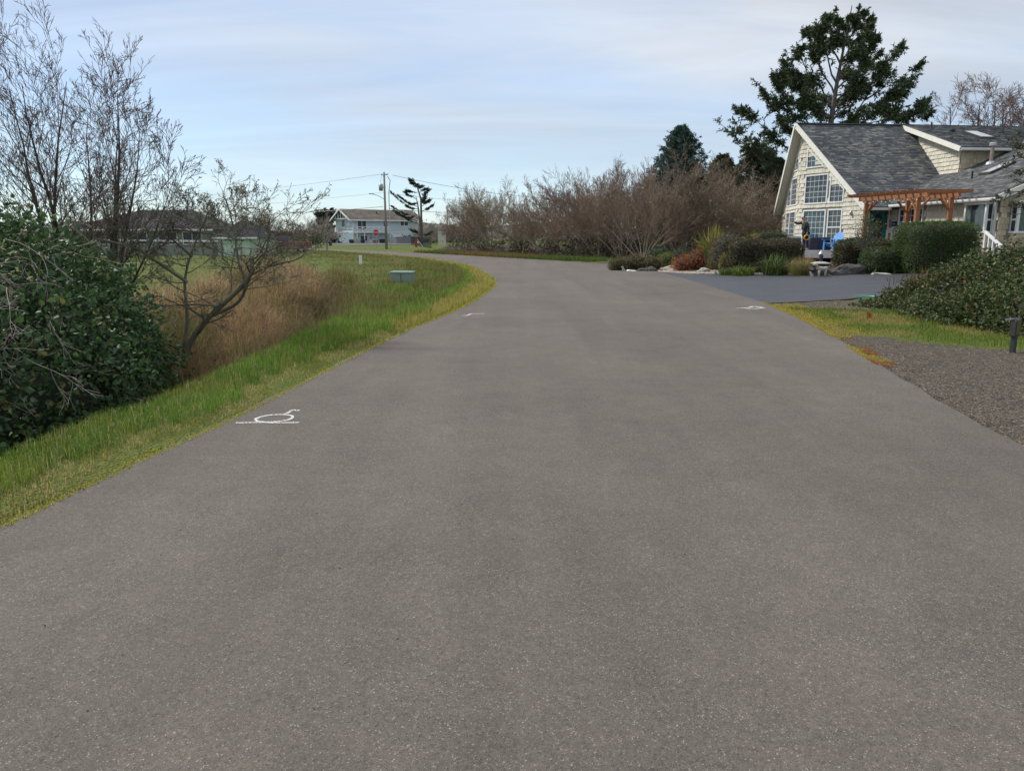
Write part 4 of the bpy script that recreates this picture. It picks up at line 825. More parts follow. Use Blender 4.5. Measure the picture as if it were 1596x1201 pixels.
# ================================================================ stop sign
q = at(587, 388.4, 102); q.z = hz(q.x, q.y); ss = thing('stop_sign', q, 'red octagonal stop sign on a thin post in front of the blue house', 'stop sign')
cz = 1.6+(370-363)*102/F; cs = Vector((q.x, q.y-.06, cz+.02))
MB().box((q.x-.03, q.y-.03, q.z), (q.x+.03, q.y+.03, cz+.4)).build('post', M_galv, ss)
oc = lambda r_: [(r_*math.cos(R(22.5+45*i)), r_*math.sin(R(22.5+45*i))) for i in range(8)]
MB().prism(oc(.44), lambda p, h: cs+Vector((p[0], h, p[1])), -.004, .006).build('border', M_white, ss); MB().prism(oc(.405), lambda p, h: cs+Vector((p[0], h, p[1])), -.010, -.005).build('plate', pm('sign_red', (.52, .02, .03), None, 3, .4), ss)
text('STOP', .31, frame(cs+Vector((0, -.012, 0)), Vector((1, 0, 0)), Hz, Vector((0, -1, 0))), M_white, ss)
# ================================================================ mailboxes, marker, utility box
q = at(510, 394.5, 78); q.z = hz(q.x, q.y); mb = thing('mailbox', q, 'black rural mailbox and paper box on a wooden post at the lawn edge', 'mailbox')
MB().box((q.x-.07, q.y-.07, q.z), (q.x+.07, q.y+.07, q.z+1.15)).build('post', M_pole, mb); MB().box((q.x-.3, q.y-.1, q.z+1.1), (q.x+.5, q.y+.1, q.z+1.16)).build('arm', M_pole, mb)
MB().prism([(-.11, 0), (.11, 0), (.11, .14), (.07, .22), (0, .25), (-.07, .22), (-.11, .14)], lambda p, h: q+Vector((.38+p[0], h, .72+p[1])), -.3, .25).build('box', M_iron, mb); MB().box((q.x+.2, q.y-.25, q.z+.95), (q.x+.52, q.y+.2, q.z+1.1)).build('paper_box', M_iron, mb)
q = at(562, 409.5, 46); q.z = hz(q.x, q.y); mk = thing('marker_post', q, 'short white plastic utility marker post in the roadside grass', 'marker post')
MB().box((q.x-.085, q.y-.05, q.z-.1), (q.x+.085, q.y+.05, q.z+.52)).build('shaft', M_white, mk, bevel=.012); MB().box((q.x-.092, q.y-.056, q.z+.5), (q.x+.092, q.y+.056, q.z+.56)).build('cap', M_white, mk, bevel=.01)
q = at(628, 448, 24.5); q.z = hz(q.x, q.y)+.02; M_grn = pm('utility_green', (.24, .31, .25), (.20, .265, .215), 5, .6, .15, 20); ub = thing('utility_box', q, 'pale green metal utility box standing in the verge grass', 'utility box', rz=0)
UM = Matrix.Translation(q) @ Matrix.Rotation(R(-5), 4, 'Z'); MB().box((-.35, -.25, -.1), (.35, .25, .42), UM).build('body', M_grn, ub, bevel=.012); MB().box((-.37, -.27, .422), (.37, .27, .48), UM).build('lid', pm('pale_green_lid', (.30, .40, .34), None, 4, .5), ub, bevel=.015); MB().box((-.008, -.256, -.05), (.008, -.2515, .42), UM).build('seam', M_dark, ub)
# ================================================================ left houses, truck
M_mint = pm('mint_siding', (.45, .55, .42), (.40, .50, .38), 2, .7)
def hipbox(root, px0, px1, ybase, yeave, Y, dep, zr, ridge, mat_w, mat_r, oh=.5):
    a = at(px0, ybase, Y); b2 = at(px1, ybase, Y); ze = at(px0, yeave, Y).z; z0 = a.z-.3
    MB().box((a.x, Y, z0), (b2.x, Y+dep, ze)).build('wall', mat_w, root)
    x0, x1, y0, y1 = a.x-oh, b2.x+oh, Y-oh, Y+dep+oh; r0, r1 = a.x+ridge[0], b2.x-ridge[1]; ym = (y0+y1)/2
    m_ = MB(); m_.add([(x0, y0, ze), (x1, y0, ze), (x1, y1, ze), (x0, y1, ze), (r0, ym, zr), (r1, ym, zr)], [(0, 1, 5, 4), (1, 2, 5), (2, 3, 4, 5), (3, 0, 4), (3, 2, 1, 0)]); o = m_.build('roof', mat_r, root)
    for k_ in range(1, 16):    # shingle courses
        f = k_/16; MB().bar((x0+(r0-x0)*f, y0+(ym-y0)*f-.02, ze+(zr-ze)*f+.01), (x1+(r1-x1)*f, y0+(ym-y0)*f-.02, ze+(zr-ze)*f+.01), .04, .025).build('shingle_course', mat_r, o)
    MB().box((x0, y0-.12, ze-.12), (x1, y0-.003, ze+.02)).build('gutter', M_white, o); return a, b2, ze
q = at(210, 395, 72); q.z = -.6; lh = thing('ranch_house', q, 'low mint-walled house with dark hip roof behind the bare trees on the left', 'house')
a, b2, ze = hipbox(lh, 108, 330, 396, 357.5, 72, 9, at(240, 327, 76).z, (5.0, 3.5), pm('shaded_mint_siding', (.24, .27, .22), (.20, .23, .19), 2, .8), M_roofd)  # mint wall given a darker colour that stands in for shade
for px in (165, 215, 262, 300):
    c_ = at(px, 372, 71.95); w = MB().box((c_.x-.9, 71.9, c_.z-.55), (c_.x+.9, 71.995, c_.z+.65)).build('window', M_white, lh); MB().box((c_.x-.82, 71.88, c_.z-.47), (c_.x-.03, 71.896, c_.z+.57)).build('pane', M_paned, w); MB().box((c_.x+.03, 71.88, c_.z-.47), (c_.x+.82, 71.896, c_.z+.57)).build('pane', M_paned, w)
q = at(375, 400, 70); q.z = -.6; gar = thing('garage', q, 'pale green garage with dark roof beside the maroon pickup', 'garage')
a, b2, ze = hipbox(gar, 340, 399, 401, 370, 69, 6, at(370, 344, 72).z, (1.2, 1.2), M_mint, M_roofd, .35)
gd = MB().box((a.x+.5, 68.93, a.z-.2), (b2.x-.4, 68.995, ze-.3)).build('garage_door', pm('pale_green_door', (.52, .64, .50), None, 2, .6), gar)
for k_ in range(1, 4): MB().box((a.x+.52, 68.92, a.z-.2+k_*.45), (b2.x-.42, 68.929, a.z-.175+k_*.45)).build('panel_joint', M_galv, gd)
fwall = thing('low_white_fence', at(260, 375, 60), 'low white rail fence behind the lichen-covered small tree', 'fence')
fa, fb = at(150, 374, 62), at(345, 376, 60)
for k_ in range(13): p_ = fa.lerp(fb, k_/12); MB().box((p_.x-.06, p_.y-.05, hz(p_.x, p_.y)), (p_.x+.06, p_.y+.05, p_.z+.1)).build('post', M_pole, fwall)
MB().bar(fa, fb, .05, .14).build('rail', M_white, fwall)
# pickup (faces left)
q = at(446, 397, 82); q.z = hz(q.x, q.y); YAW = R(12)
tk = thing('pickup_truck', q, 'maroon pickup truck parked on the far lawn left of the mailbox', 'pickup truck'); TM = Matrix.Translation(q) @ Matrix.Rotation(YAW, 4, 'Z')
M_mar = pm('maroon_paint', (.22, .035, .045), (.17, .028, .036), 3, .3, spec=.6); M_tyre = pm('tyre', (.02, .02, .02), None, 6, .9); M_beige = pm('beige_stripe', (.33, .28, .24), None, 4, .5)
side = [(-2.7, .45), (-2.68, .95), (-2.55, 1.08), (-1.35, 1.16), (.62, 1.16), (2.6, 1.16), (2.68, 1.1), (2.68, .48), (2.1, .42), (-2.2, .4)]
tm = lambda p, h: TM @ Vector((p[0], h, p[1]))
MB().prism(side, tm, -.88, .88).build('body', M_mar, tk, bevel=.05)
MB().add([TM @ Vector(v) for v in ((-1.35,-.84,1.162),(.62,-.84,1.162),(.62,.84,1.162),(-1.35,.84,1.162),(-.62,-.68,1.72),(.42,-.68,1.72),(.42,.68,1.72),(-.62,.68,1.72))], [(3,2,1,0),(4,5,6,7),(0,1,5,4),(1,2,6,5),(2,3,7,6),(3,0,4,7)]).build('cab', M_mar, tk, bevel=.04)
for x0, x1, x2, x3 in ((-1.08, -.36, -.36, -.6), (-.26, .5, .38, -.26)):
    f_ = lambda x, z: TM @ Vector((x, -.845+.16*(z-1.162)/.558-.012, z)); MB().add([f_(x0, 1.2), f_(x1, 1.2), f_(x2, 1.64), f_(x3, 1.64)], [(0, 1, 2, 3)]).build('side_window', M_glass, tk)
MB().add([TM @ Vector(v) for v in ((.625,-.7,1.2),(.625,.7,1.2),(.45,.6,1.66),(.45,-.6,1.66))], [(0,1,2,3)]).build('rear_window', M_glass, tk)
for x in (-1.72, 1.62):
    for y in (-.80, .80):
        c_ = TM @ Vector((x, y, .36)); rm = TM.to_3x3().to_4x4() @ Matrix.Rotation(R(90), 4, 'X'); w = MB().lathe([(.2, -.12), (.34, -.12), (.37, -.06), (.37, .06), (.34, .12), (.2, .12)], c_, 18, rm).build('wheel', M_tyre, tk, smooth=False); MB().lathe([(.0, -.125), (.2, -.13), (.2, .13), (0, .125)], c_, 14, rm).build('rim', M_galv, w)
        MB().lathe([(.0, -.1), (.46, -.1), (.46, .06), (0, .06)], c_+Vector((0, 0, .03)), 18, rm).build('wheel_arch', M_dark, tk) if y < 0 else None
MB().box((-2.3, -.892, .5), (2.66, -.884, .62), TM).build('stripe', M_beige, tk); MB().box((2.69, -.86, .42), (2.85, .86, .6), TM).build('rear_bumper', M_galv, tk); MB().box((2.66, -.87, .7), (2.70, -.72, 1.05), TM).build('tail_light', pm('tail_red', (.4, .02, .02), None, 4, .3), tk); MB().box((2.66, .72, .7), (2.70, .87, 1.05), TM).build('tail_light', pm('tail_red2', (.4, .02, .02), None, 4, .3), tk); MB().box((-2.85, -.84, .42), (-2.7, .84, .6), TM).build('front_bumper', M_galv, tk); MB().box((.68, -.76, 1.162), (2.58, .76, 1.19), TM).build('bed_liner', M_dark, tk)
q = at(404.5, 399, 78); q.z = hz(q.x, q.y); bb = thing('blue_drum', q, 'bright blue plastic drum beside the pale green garage', 'drum'); MB().lathe([(.26, 0), (.29, .1), (.29, .4), (.31, .45), (.29, .5), (.29, .85), (.24, .9)], q, 16).build('body', pm('blue_plastic', (.03, .12, .45), None, 4, .4), bb); MB().lathe([(.25, .901), (.25, .93), (.05, .94)], q, 14).build('lid', M_white, bb)
q = at(419, 400, 77.5); q.z = hz(q.x, q.y); wd = thing('white_post', q, 'white leaning pipes in front of the maroon pickup', 'pipe'); MB().tube([q+Vector((.35, 0, .0)), q+Vector((.1, 0, .35)), q+Vector((-.45, 0, .85))], .11, 8).build('pipe', M_white, wd); MB().tube([q+Vector((.5, .1, .05)), q+Vector((-.2, .1, .75))], .08, 8).build('pipe', M_white, wd)
# ================================================================ vegetation builders
def pick(n, cols):
    w = np.array([c[0] for c in cols], float); k = rng.choice(len(cols), n, p=w/w.sum()); return np.array([c[1] for c in cols])[k]
def ell_leaves(ells, n, cols, L, W, thick=.35, rough=.14, p=2, zmin=None, droop=.25, below=-.9):
    ells = [(np.array(c, float), np.array(r, float)) for c, r in ells]; ar_ = np.array([(r[0]*r[1]+r[1]*r[2]+r[0]*r[2]) for c, r in ells]); Ps = []; As = []
    for k, (c, r) in enumerate(ells):
        m_ = int(n*ar_[k]/ar_.sum())+1; d = nrm(rng.normal(size=(m_, 3))); d = d[d[:, 2] > below]
        if p != 2: d = d/((np.abs(d)**p).sum(1)**(1/p))[:, None]
        f = 1+rough*(np.sin(d[:, 0]*5.1+k)+np.sin(d[:, 1]*6.3+2*k)+np.sin(d[:, 2]*7.7+d[:, 0]*4))/2.2+rough*.5*rng.normal(size=len(d)); f *= 1-thick*rng.uniform(size=len(d))**2.2
        Q = c+d*f[:, None]*r; keep = np.ones(len(Q), bool)
        for j, (c2, r2) in enumerate(ells):
            if j != k:
                e = np.abs((Q-c2)/r2); keep &= ((e**p).sum(1)**(1/p)) > .86
        nn = nrm(d/r); Q = Q[keep]; nn = nn[keep]; Ps.append(Q); As.append(nn*.5+rng.normal(size=Q.shape)*.75+np.array([0, 0, -droop]))
    Pn = np.concatenate(Ps); A = np.concatenate(As)
    if zmin is not None: k = Pn[:, 2] > zmin; Pn, A = Pn[k], A[k]
    n = len(Pn); return Pn, A, pick(n, cols), L*(sz_ := rng.uniform(.5, 1.5, n)), W*sz_*rng.uniform(.8, 1.2, n)
def core_mesh(ells, p=2, f=.8):
    import bmesh
    m_ = MB()
    for c, r in ells:
        bm = bmesh.new(); bmesh.ops.create_icosphere(bm, subdivisions=3, radius=1)
        vs_ = []
        for v in bm.verts:
            d = np.array(v.co); d = d/((np.abs(d)**p).sum()**(1/p)); vs_.append(tuple(np.array(c)+d*np.array(r)*f*(1+.06*math.sin(9*d[0])*math.sin(8*d[1]+3*d[2]))))
        m_.add(vs_, [tuple(v.index for v in fc.verts) for fc in bm.faces]); bm.free()
    return m_
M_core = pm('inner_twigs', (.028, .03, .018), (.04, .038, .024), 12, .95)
def bush(name, label, cat, ells, n, cols, L, W, group=None, p=2, thick=.35, rough=.14, mat=None, zmin=None, core=.8, below=-.9, rnd=False):
    c = np.mean([e[0] for e in ells], 0); t_ = thing(name, (c[0], c[1], hz(c[0], c[1])), label, cat, group)
    Pn, A, C, LL, WW = ell_leaves(ells, n, cols, L, W, thick, rough, p, zmin, below=below); link('foliage', leaf_mesh('foliage', Pn, A, LL, WW, C, rnd=rnd), mat or M_leaf, t_)
    if core: core_mesh(ells, p, core).build('branches', M_core, t_, smooth=True)
    return t_
EX = {}
def edge_x(line, y): return np.interp(y, line[:, 1], line[:, 0])
# ================================================================ grass (stuff)
def on_ground(x, y, dz=-.01):
    z = height(x, y); return np.stack([x, y, np.where(z == -.06, .028, z+dz)], 1)
def scatter_verge(n, y0, y1, d0, d1, side, pw=1.0):
    y = np.exp(rng.uniform(math.log(y0), math.log(y1), n)); d = d0+(d1-d0)*rng.uniform(size=n)**pw
    ln = EL if side < 0 else ER; x = edge_x(ln, y)+side*d; return x, y, d
x, y, d = scatter_verge(165000, 2.6, 42, -.07, 3.6, -1, 1.15)
d = pdist(np.stack([x, y], 1), EL); nn_ = vnoise(x, y, .9, 31); n2_ = vnoise(x, y, .28, 32); sc_ = np.maximum(1, y/8.0)
dd_ = d+(nn_-.5)*.3
wide = sst(12, 24, y)*.5
mossy = dd_ < .13+wide*.7; straw = (~mossy) & (dd_ < .40+wide) & (n2_ > .42); mid = (~mossy) & (~straw) & (dd_ < .30+wide)
green = np.array([.120, .225, .028])[None]*(.7+.6*nn_[:, None])+np.array([.06, .015, .01])[None]*(n2_[:, None] > .6); green = np.where(rng.uniform(size=(len(x), 1)) < .16, [[.34, .30, .12]], green)
col = green; col = np.where(mid[:, None], [[.22, .23, .045]], col); col = np.where(straw[:, None], np.where(rng.uniform(size=(len(x), 1)) < .55, [[.46, .38, .17]], [[.26, .255, .06]]), col); col = np.where(mossy[:, None], np.where(rng.uniform(size=(len(x), 1)) < .3, [[.46, .40, .08]], [[.36, .36, .035]]), col)
oli = (y > 14) & (dd_ > 1.2) & (nn_ > .52); col = np.where(oli[:, None], np.where(rng.uniform(size=(len(x), 1)) < .5, [[.24, .20, .075]], [[.125, .155, .04]]), col)
h = np.where(mossy, .018, np.where(straw, .045, np.where(mid, .06, .115)))*rng.uniform(.5, 1.5, len(x))*np.where(oli, 1.6, 1)*np.minimum(sc_, 1.6); w = .0042*sc_*rng.uniform(.7, 1.3, len(x))*np.where(mossy, 1.6, 1)
tag(link('verge_grass', blade_mesh('verge_grass', on_ground(x, y), h, w, col, lean=.55), M_grass), 'mown green verge grass with yellow mossy edge along the left of the road', 'grass', kind='stuff')
# far verge inside the bend and lawns on the left
n = 90000; y = np.exp(rng.uniform(math.log(13), math.log(95), n)); x = edge_x(EL, y)-(.1+rng.uniform(size=n)**1.4*np.minimum(38, 3+y*.9)); k = pdist(np.stack([x, y], 1), EL) > .05; x, y = x[k], y[k]; d = pdist(np.stack([x, y], 1), EL)
nn_ = vnoise(x, y, 3.2, 41); n2_ = vnoise(x, y, .9, 42); sc_ = y/9
lawn = (d > 6.5+3*nn_); rough_ = ~lawn
col = np.where(lawn[:, None], np.array([.125, .175, .036])[None]*(.75+.5*n2_[:, None]), np.where((n2_ > .5)[:, None], [[.24, .205, .08]], [[.13, .155, .04]])); col = np.where((d < .9)[:, None], [[.38, .33, .09]], col)
h = np.where(lawn, .06, .17)*rng.uniform(.5, 1.4, len(x)); w = .0045*sc_
tag(link('lawn_grass', blade_mesh('lawn_grass', on_ground(x, y), h, w, col, lean=.5), M_grass), 'rough olive grass and green lawn left of the bend', 'grass', kind='stuff')
# dry tussock bank beyond the ditch
cen = []
while len(cen) < 190:
    yy = random.uniform(9.5, 30); xx = edge_x(EL, yy)-float(np.interp(yy, [5, 10, 15.5, 24, 34, 60], [2.0, 2.2, 2.8, 5.2, 7.5, 11]))-random.uniform(.5, 4.2 if yy < 22 else 2.8); cen.append((xx, yy))
cen += [(edge_x(EL, yy)-float(np.interp(yy, [5, 10, 15.5], [2.0, 2.2, 2.8]))+random.uniform(-.3, .5), yy) for yy in np.linspace(6.0, 12.5, 30)]
Pn = []; hh = []; ww = []; cc = []
for (xx, yy) in cen:
    m_ = 340; a = rng.uniform(0, 2*math.pi, m_); r_ = (.30 if yy > 12.4 else .2)*np.sqrt(rng.uniform(size=m_)); Pn.append(np.stack([xx+r_*np.cos(a), yy+r_*np.sin(a)], 1)); s = random.uniform(.7, 1.35)*(1.35 if yy > 21 else 1.1 if yy > 12.4 else .55); hh.append(s*rng.uniform(.35, 1.0, m_)); ww.append(np.full(m_, .004*max(1, yy/10)))
    c = random.choice([(.37, .245, .125), (.46, .33, .18), (.25, .155, .085), (.33, .24, .11), (.15, .15, .05), (.42, .28, .145)]); cc.append(np.array(c)[None]*rng.uniform(.6, 1.35, (m_, 1)))
Pn = np.concatenate(Pn); P3 = on_ground(Pn[:, 0], Pn[:, 1], -.03)
tag(link('dry_grass', blade_mesh('dry_grass', P3, np.concatenate(hh), np.concatenate(ww), np.concatenate(cc), lean=1.0), M_grass), 'tan dead tussock grass on the bank behind the ditch', 'grass', kind='stuff')
cen = [(edge_x(EL, yy)-float(np.interp(yy, [5, 10, 15.5, 24, 34, 60], [2.0, 2.2, 2.8, 5.2, 7.5, 11]))-random.uniform(-.9, .7), yy) for yy in np.linspace(9.5, 34, 110)]; Pn = np.concatenate([np.array(c)[None]+rng.normal(size=(110, 2))*.2 for c in cen]); m_ = len(Pn); P3 = on_ground(Pn[:, 0], Pn[:, 1], -.03)
tag(link('ditch_rushes', blade_mesh('ditch_rushes', P3, rng.uniform(.25, .62, m_), .004*np.maximum(1, Pn[:, 1]/10), pick(m_, [(2, (.08, .12, .03)), (2, (.15, .15, .05)), (3, (.28, .20, .10))]), lean=.4), M_grass), 'dark green rushes and weeds growing in the ditch', 'rushes', kind='stuff')
st = []
for k_ in range(190):
    yy = random.uniform(9, 26); xx = float(edge_x(EL, yy))-float(np.interp(yy, [5, 10, 15.5, 24, 34, 60], [2.0, 2.2, 2.8, 5.2, 7.5, 11]))-random.uniform(-.2, 3.6); st.append(((xx, yy, hz(xx, yy)), (random.gauss(0, .35), random.gauss(0, .35), 1), random.uniform(.5, 1.15), .006*max(1, yy/13)))
g, _ = grow(9, st, (6, 3), (.7, .6), (.5, .5), (.14, .14), (-.02, -.02), k=(5, 3, 2), rmin=.003); tag(link('dead_weeds', tubes_mesh('dead_weeds', g), pm('dead_weed_stem', (.20, .13, .085), (.30, .21, .14), 2, .9)), 'tangle of dead brown weed stems on the ditch bank', 'weeds', kind='stuff')
# right side grass patch, moss edge
n = 26000; bx_ = np.array(GRASSR); lo_, hi_ = bx_.min(0), bx_.max(0); q_ = rng.uniform(lo_, hi_, (n*2, 2)); q_ = q_[inpoly(q_+rng.normal(size=q_.shape)*.12, bx_)][:n]; nn_ = vnoise(q_[:, 0], q_[:, 1], .8, 51)
tag(link('verge_grass', blade_mesh('verge_grass', on_ground(q_[:, 0], q_[:, 1]), rng.uniform(.03, .11, len(q_)), .006*np.maximum(1, q_[:, 1]/9), np.where((nn_ > .6)[:, None], [[.30, .25, .08]], [[.14, .20, .03]])*np.ones((len(q_), 3)), lean=.6), M_grass), 'small patch of green grass beside the bramble on the right', 'grass', kind='stuff')
x, y, d = scatter_verge(30000, 7.4, 18.6, -.04, .85, 1, 1.5); nn_ = vnoise(x, y, .9, 52); k = (nn_ > .36+(d > .3)*.2) | (y > 12.5); x, y, d, nn_ = x[k], y[k], d[k], nn_[k]; orange = (y < 12.5) & (vnoise(x, y, .5, 53) > .5)
tag(link('edge_moss', blade_mesh('edge_moss', on_ground(x, y), rng.uniform(.012, .045, len(x)), .008*np.maximum(1, y/9), np.where(orange[:, None], [[.36, .16, .04]], [[.42, .35, .06]])*np.ones((len(x), 3)), lean=.9), M_grass), 'yellow and rust-coloured moss strip along the right road edge', 'moss', kind='stuff')
# far verge on the outer side of the bend
n = 26000; f_ = rng.uniform(.40, .80, n); i_ = f_*(len(ER)-1); b0 = np.floor(i_).astype(int); p_ = ER[b0]*(1-(i_-b0))[:, None]+ER[np.minimum(b0+1, len(ER)-1)]*(i_-b0)[:, None]; p_ = p_+np.abs(rng.normal(size=(n, 1)))*np.array([[1.3, .75]])+rng.normal(size=(n, 2))*.1; ins = inpoly(p_, ROADP); p_ = p_[~ins]; nn_ = vnoise(p_[:, 0], p_[:, 1], 3.0, 61)
k = (p_[:, 1] > 60) | ((nn_ > .6) & (p_[:, 1] > 50)); p_ = p_[k]; nn_ = nn_[k]
tag(link('verge_weeds', blade_mesh('verge_weeds', on_ground(p_[:, 0], p_[:, 1]), rng.uniform(.12, .45, len(p_)), .0045*p_[:, 1]/9, np.where((nn_ > .55)[:, None], [[.10, .15, .03]], [[.19, .135, .05]])*np.ones((len(p_), 3)), lean=.5), M_grass), 'weedy verge of green and rust tufts under the bare thicket', 'grass', kind='stuff')
# stones
def stones(name, pts, r0, r1, cols, lab):
    n = len(pts); o = np.array([(1,0,0),(-1,0,0),(0,1,0),(0,-1,0),(0,0,1),(0,0,-.4)], float); fc = np.array([(0,2,4),(2,1,4),(1,3,4),(3,0,4),(2,0,5),(1,2,5),(3,1,5),(0,3,5)])
    a = rng.uniform(0, 6.28, n); c, s = np.cos(a), np.sin(a); rr = rng.uniform(r0, r1, (n, 1, 1))*rng.uniform(.6, 1.3, (n, 1, 3)); V = o[None]*rr*np.array([1, 1, .6]); X = V[:, :, 0]*c[:, None]-V[:, :, 1]*s[:, None]; Y = V[:, :, 0]*s[:, None]+V[:, :, 1]*c[:, None]
    V = np.stack([X, Y, V[:, :, 2]], 2)+pts[:, None]; me = np_mesh(name, V.reshape(-1, 3), [(np.arange(n)[:, None, None]*6+fc[None]).reshape(-1, 3)], np.repeat(pick(n, cols)*rng.uniform(.7, 1.3, (n, 1)), 6, 0)); tag(link(name, me, M_stone), lab, 'gravel', kind='stuff')
M_stone = leafmat('stone', .9, 0, .2)
y = np.exp(rng.uniform(math.log(4.0), math.log(14), 44000)); x = edge_x(ER, y)+np.where(rng.uniform(size=len(y)) < .06, -np.abs(rng.normal(size=len(y)))*.16, .0)+.0+np.where(rng.uniform(size=len(y)) < .08, 0, rng.uniform(size=len(y))**1.2*5.5); k = ~inpoly(np.stack([x, y], 1), np.array(GRASSR)); x, y = x[k], y[k]
stones('gravel', on_ground(x, y, .0), .004, .012, [(3, (.045, .04, .035)), (3, (.10, .085, .07)), (1, (.24, .20, .15)), (.8, (.15, .09, .055))], 'dark crushed gravel shoulder at the right road edge')
q_ = rng.uniform(np.min(PEB, 0), np.max(PEB, 0), (22000, 2)); q_ = q_[inpoly(q_, np.array(PEB))]; stones('pebbles', on_ground(q_[:, 0], q_[:, 1], .01), .02, .05, [(3, (.42, .36, .29)), (2, (.32, .27, .22)), (1, (.5, .46, .40)), (1, (.22, .17, .14))], 'pale pebble bed between driveway and thicket')
y = rng.uniform(16.2, 19.3, 5000); x = edge_x(ER, y)+.5+rng.uniform(0, 5, 5000); k = ~inpoly(np.stack([x, y], 1), DRIVE); stones('gravel', on_ground(x[k], y[k], .0), .008, .028, [(2, (.08, .06, .045)), (2, (.14, .10, .075)), (1, (.2, .17, .13))], 'brown chippings beside the driveway corner')
y = np.exp(rng.uniform(math.log(3.2), math.log(22), 5000)); x = edge_x(EL, y)+np.abs(rng.normal(size=5000))*.09-.06
stones('edge_grit', on_ground(x, y, .0), .003, .009, [(2, (.12, .10, .08)), (1, (.25, .21, .15)), (1, (.06, .055, .05))], 'crumbs and grit along the left road edge')
y = np.exp(rng.uniform(math.log(2.2), math.log(14), 160)); x = edge_x(EL, y)+.3+rng.uniform(0, 6, 160); k = inpoly(np.stack([x, y], 1), ROADP)
stones('road_grit', np.stack([x[k], y[k], np.full(k.sum(), .032)], 1), .002, .006, [(2, (.05, .045, .04)), (1, (.30, .26, .2))], 'scattered grit and crumbs lying on the road surface')
# ================================================================ ivy-bramble mass on the left
ivy = [(.062, .122, .040), (.045, .090, .035), (.10, .165, .05), (.075, .115, .065), (.20, .17, .06)]
ivc = [(4, ivy[0]), (4, ivy[1]), (2, ivy[2]), (2, ivy[3]), (.4, ivy[4])]
lb = bush('bramble_bush', 'big dark green bramble bush at the left roadside ditch', 'bush', [((-8.0, 9.6, .35), (2.4, 2.0, 1.4)), ((-6.7, 10.2, .3), (1.6, 1.8, 1.2)), ((-6.0, 10.0, .0), (1.15, 1.5, 1.0)), ((-6.9, 8.5, -.15), (1.9, 1.5, 1.25)), ((-5.75, 8.9, -.45), (1.2, 1.2, .8)), ((-10.5, 9.5, .3), (2.5, 2.5, 1.6))], 120000, ivc, .066, .05, mat=M_gloss, thick=.28, rough=.24, core=.58, rnd=True)
def limb_group(limbs, seed, nch, ang, ratio, wig, trop, **kw): return grow(seed, limbs, nch, ang, ratio, wig, trop, **kw)
# dead canes over the bush
st = []
for k_ in range(64):
    p_ = Vector((random.uniform(-8, -5.0), random.uniform(7.4, 9.6), random.uniform(-.4, 1.6))); st.append((p_, (random.uniform(-.3, 1), random.uniform(-.9, -.2), random.uniform(-.1, .5)), random.uniform(.5, 1.2), .0042))
g, _ = grow(5, st, (5, 3), (.6, .5), (.5, .5), (.12, .12), (-.05, .0), rmin=.0018); link('dead_cane', tubes_mesh('dead_cane', g), M_twigg, lb)['kind'] = 'stuff'
M_wood = leafmat('wood', .9, 0, .15)
# ================================================================ bare trees on the left
def aim(a, b_): d = Vector(b_)-Vector(a); return (a, d, d.length)
base = Vector((-7.35, 13, -.5)); t1 = thing('bare_tree', base, 'tall leafless multi-stemmed tree at the far left, behind the bramble', 'tree')
st = []
for (px, py, Y, r_, bx) in ((48, 30, 13, .06, -.3), (98, 42, 13.4, .065, -.05), (172, 55, 12.8, .07, .25), (228, 125, 12.6, .055, .3), (300, 215, 12.4, .04, .35), (-25, 60, 13.5, .06, -.5), (135, 110, 14.2, .05, .0), (10, 150, 12.3, .05, -.5), (205, 95, 13.6, .05, .3)):
    a, d, L = aim(base+Vector((bx, random.uniform(-.3, .3), 0)), at(px, py, Y)); st.append((a, d, L*.84, r_*.85))
g, _ = grow(11, st, (13, 6, 4, 3), (.6, .6, .6, .55), (.34, .52, .5, .5), (.05, .07, .09, .1), (.012, .07, .07, .05), k=(10, 6, 4, 3, 2), rmin=.0034, rchild=.55, rtaper=.10, tmin=.22)
link('trunk', tubes_mesh('trunk', g, ((.07, .058, .05), (.155, .115, .095), .004, .02)), M_wood, t1)
bp_ = Vector((-5.35, 12.5, -.6)); t2 = thing('lichen_tree', bp_, 'small crooked lichen-covered bare tree leaning right over the ditch', 'tree')
def limb(pl, r0, r1, n_child, Lc, up, g, seed, side=.8, nch=(6, 4, 2)):
    pts = [at(*q) for q in pl]; fine = [tuple(p_) for p_ in catmull([tuple(q) for q in pts], 4)]; k_ = len(fine); rad = list(np.linspace(r0, r1, k_)); g.setdefault((k_, 7), []).append((fine, rad)); r_ = random.Random(seed); st = []
    for c in range(n_child):
        f = .3+.7*(c+r_.random())/n_child; i = min(int(f*(k_-1)), k_-2); st.append((fine[i], (r_.gauss(0, side), r_.gauss(0, side), up+r_.gauss(0, .35)), Lc*r_.uniform(.6, 1.3), max(.007, rad[i]*.5)))
    gg, _ = grow(seed, st, nch, (.6, .6, .6), (.5, .5, .5), (.12, .14, .15), (.03, .04, .02), k=(6, 4, 3, 2), rmin=.0032, rtaper=.35, rchild=.55)
    for kk_, v_ in gg.items(): g.setdefault(kk_, []).extend(v_)
g = {}
limb([(285, 560, 12.5), (305, 520, 12.5), (330, 490, 12.4), (385, 437, 12.2), (393, 400, 12.2)], .055, .03, 10, .9, .5, g, 1)
limb([(330, 492, 12.4), (372, 470, 12.3), (390, 430, 12.0), (415, 390, 11.8), (420, 340, 11.8)], .03, .012, 14, .8, .5, g, 2)
limb([(385, 437, 12.2), (372, 410, 12.3), (365, 360, 12.4), (352, 310, 12.4)], .025, .008, 14, .8, .4, g, 3)
limb([(282, 560, 12.5), (292, 500, 12.6), (288, 440, 12.7), (300, 390, 12.8), (325, 330, 12.8)], .035, .01, 16, .8, .4, g, 4)
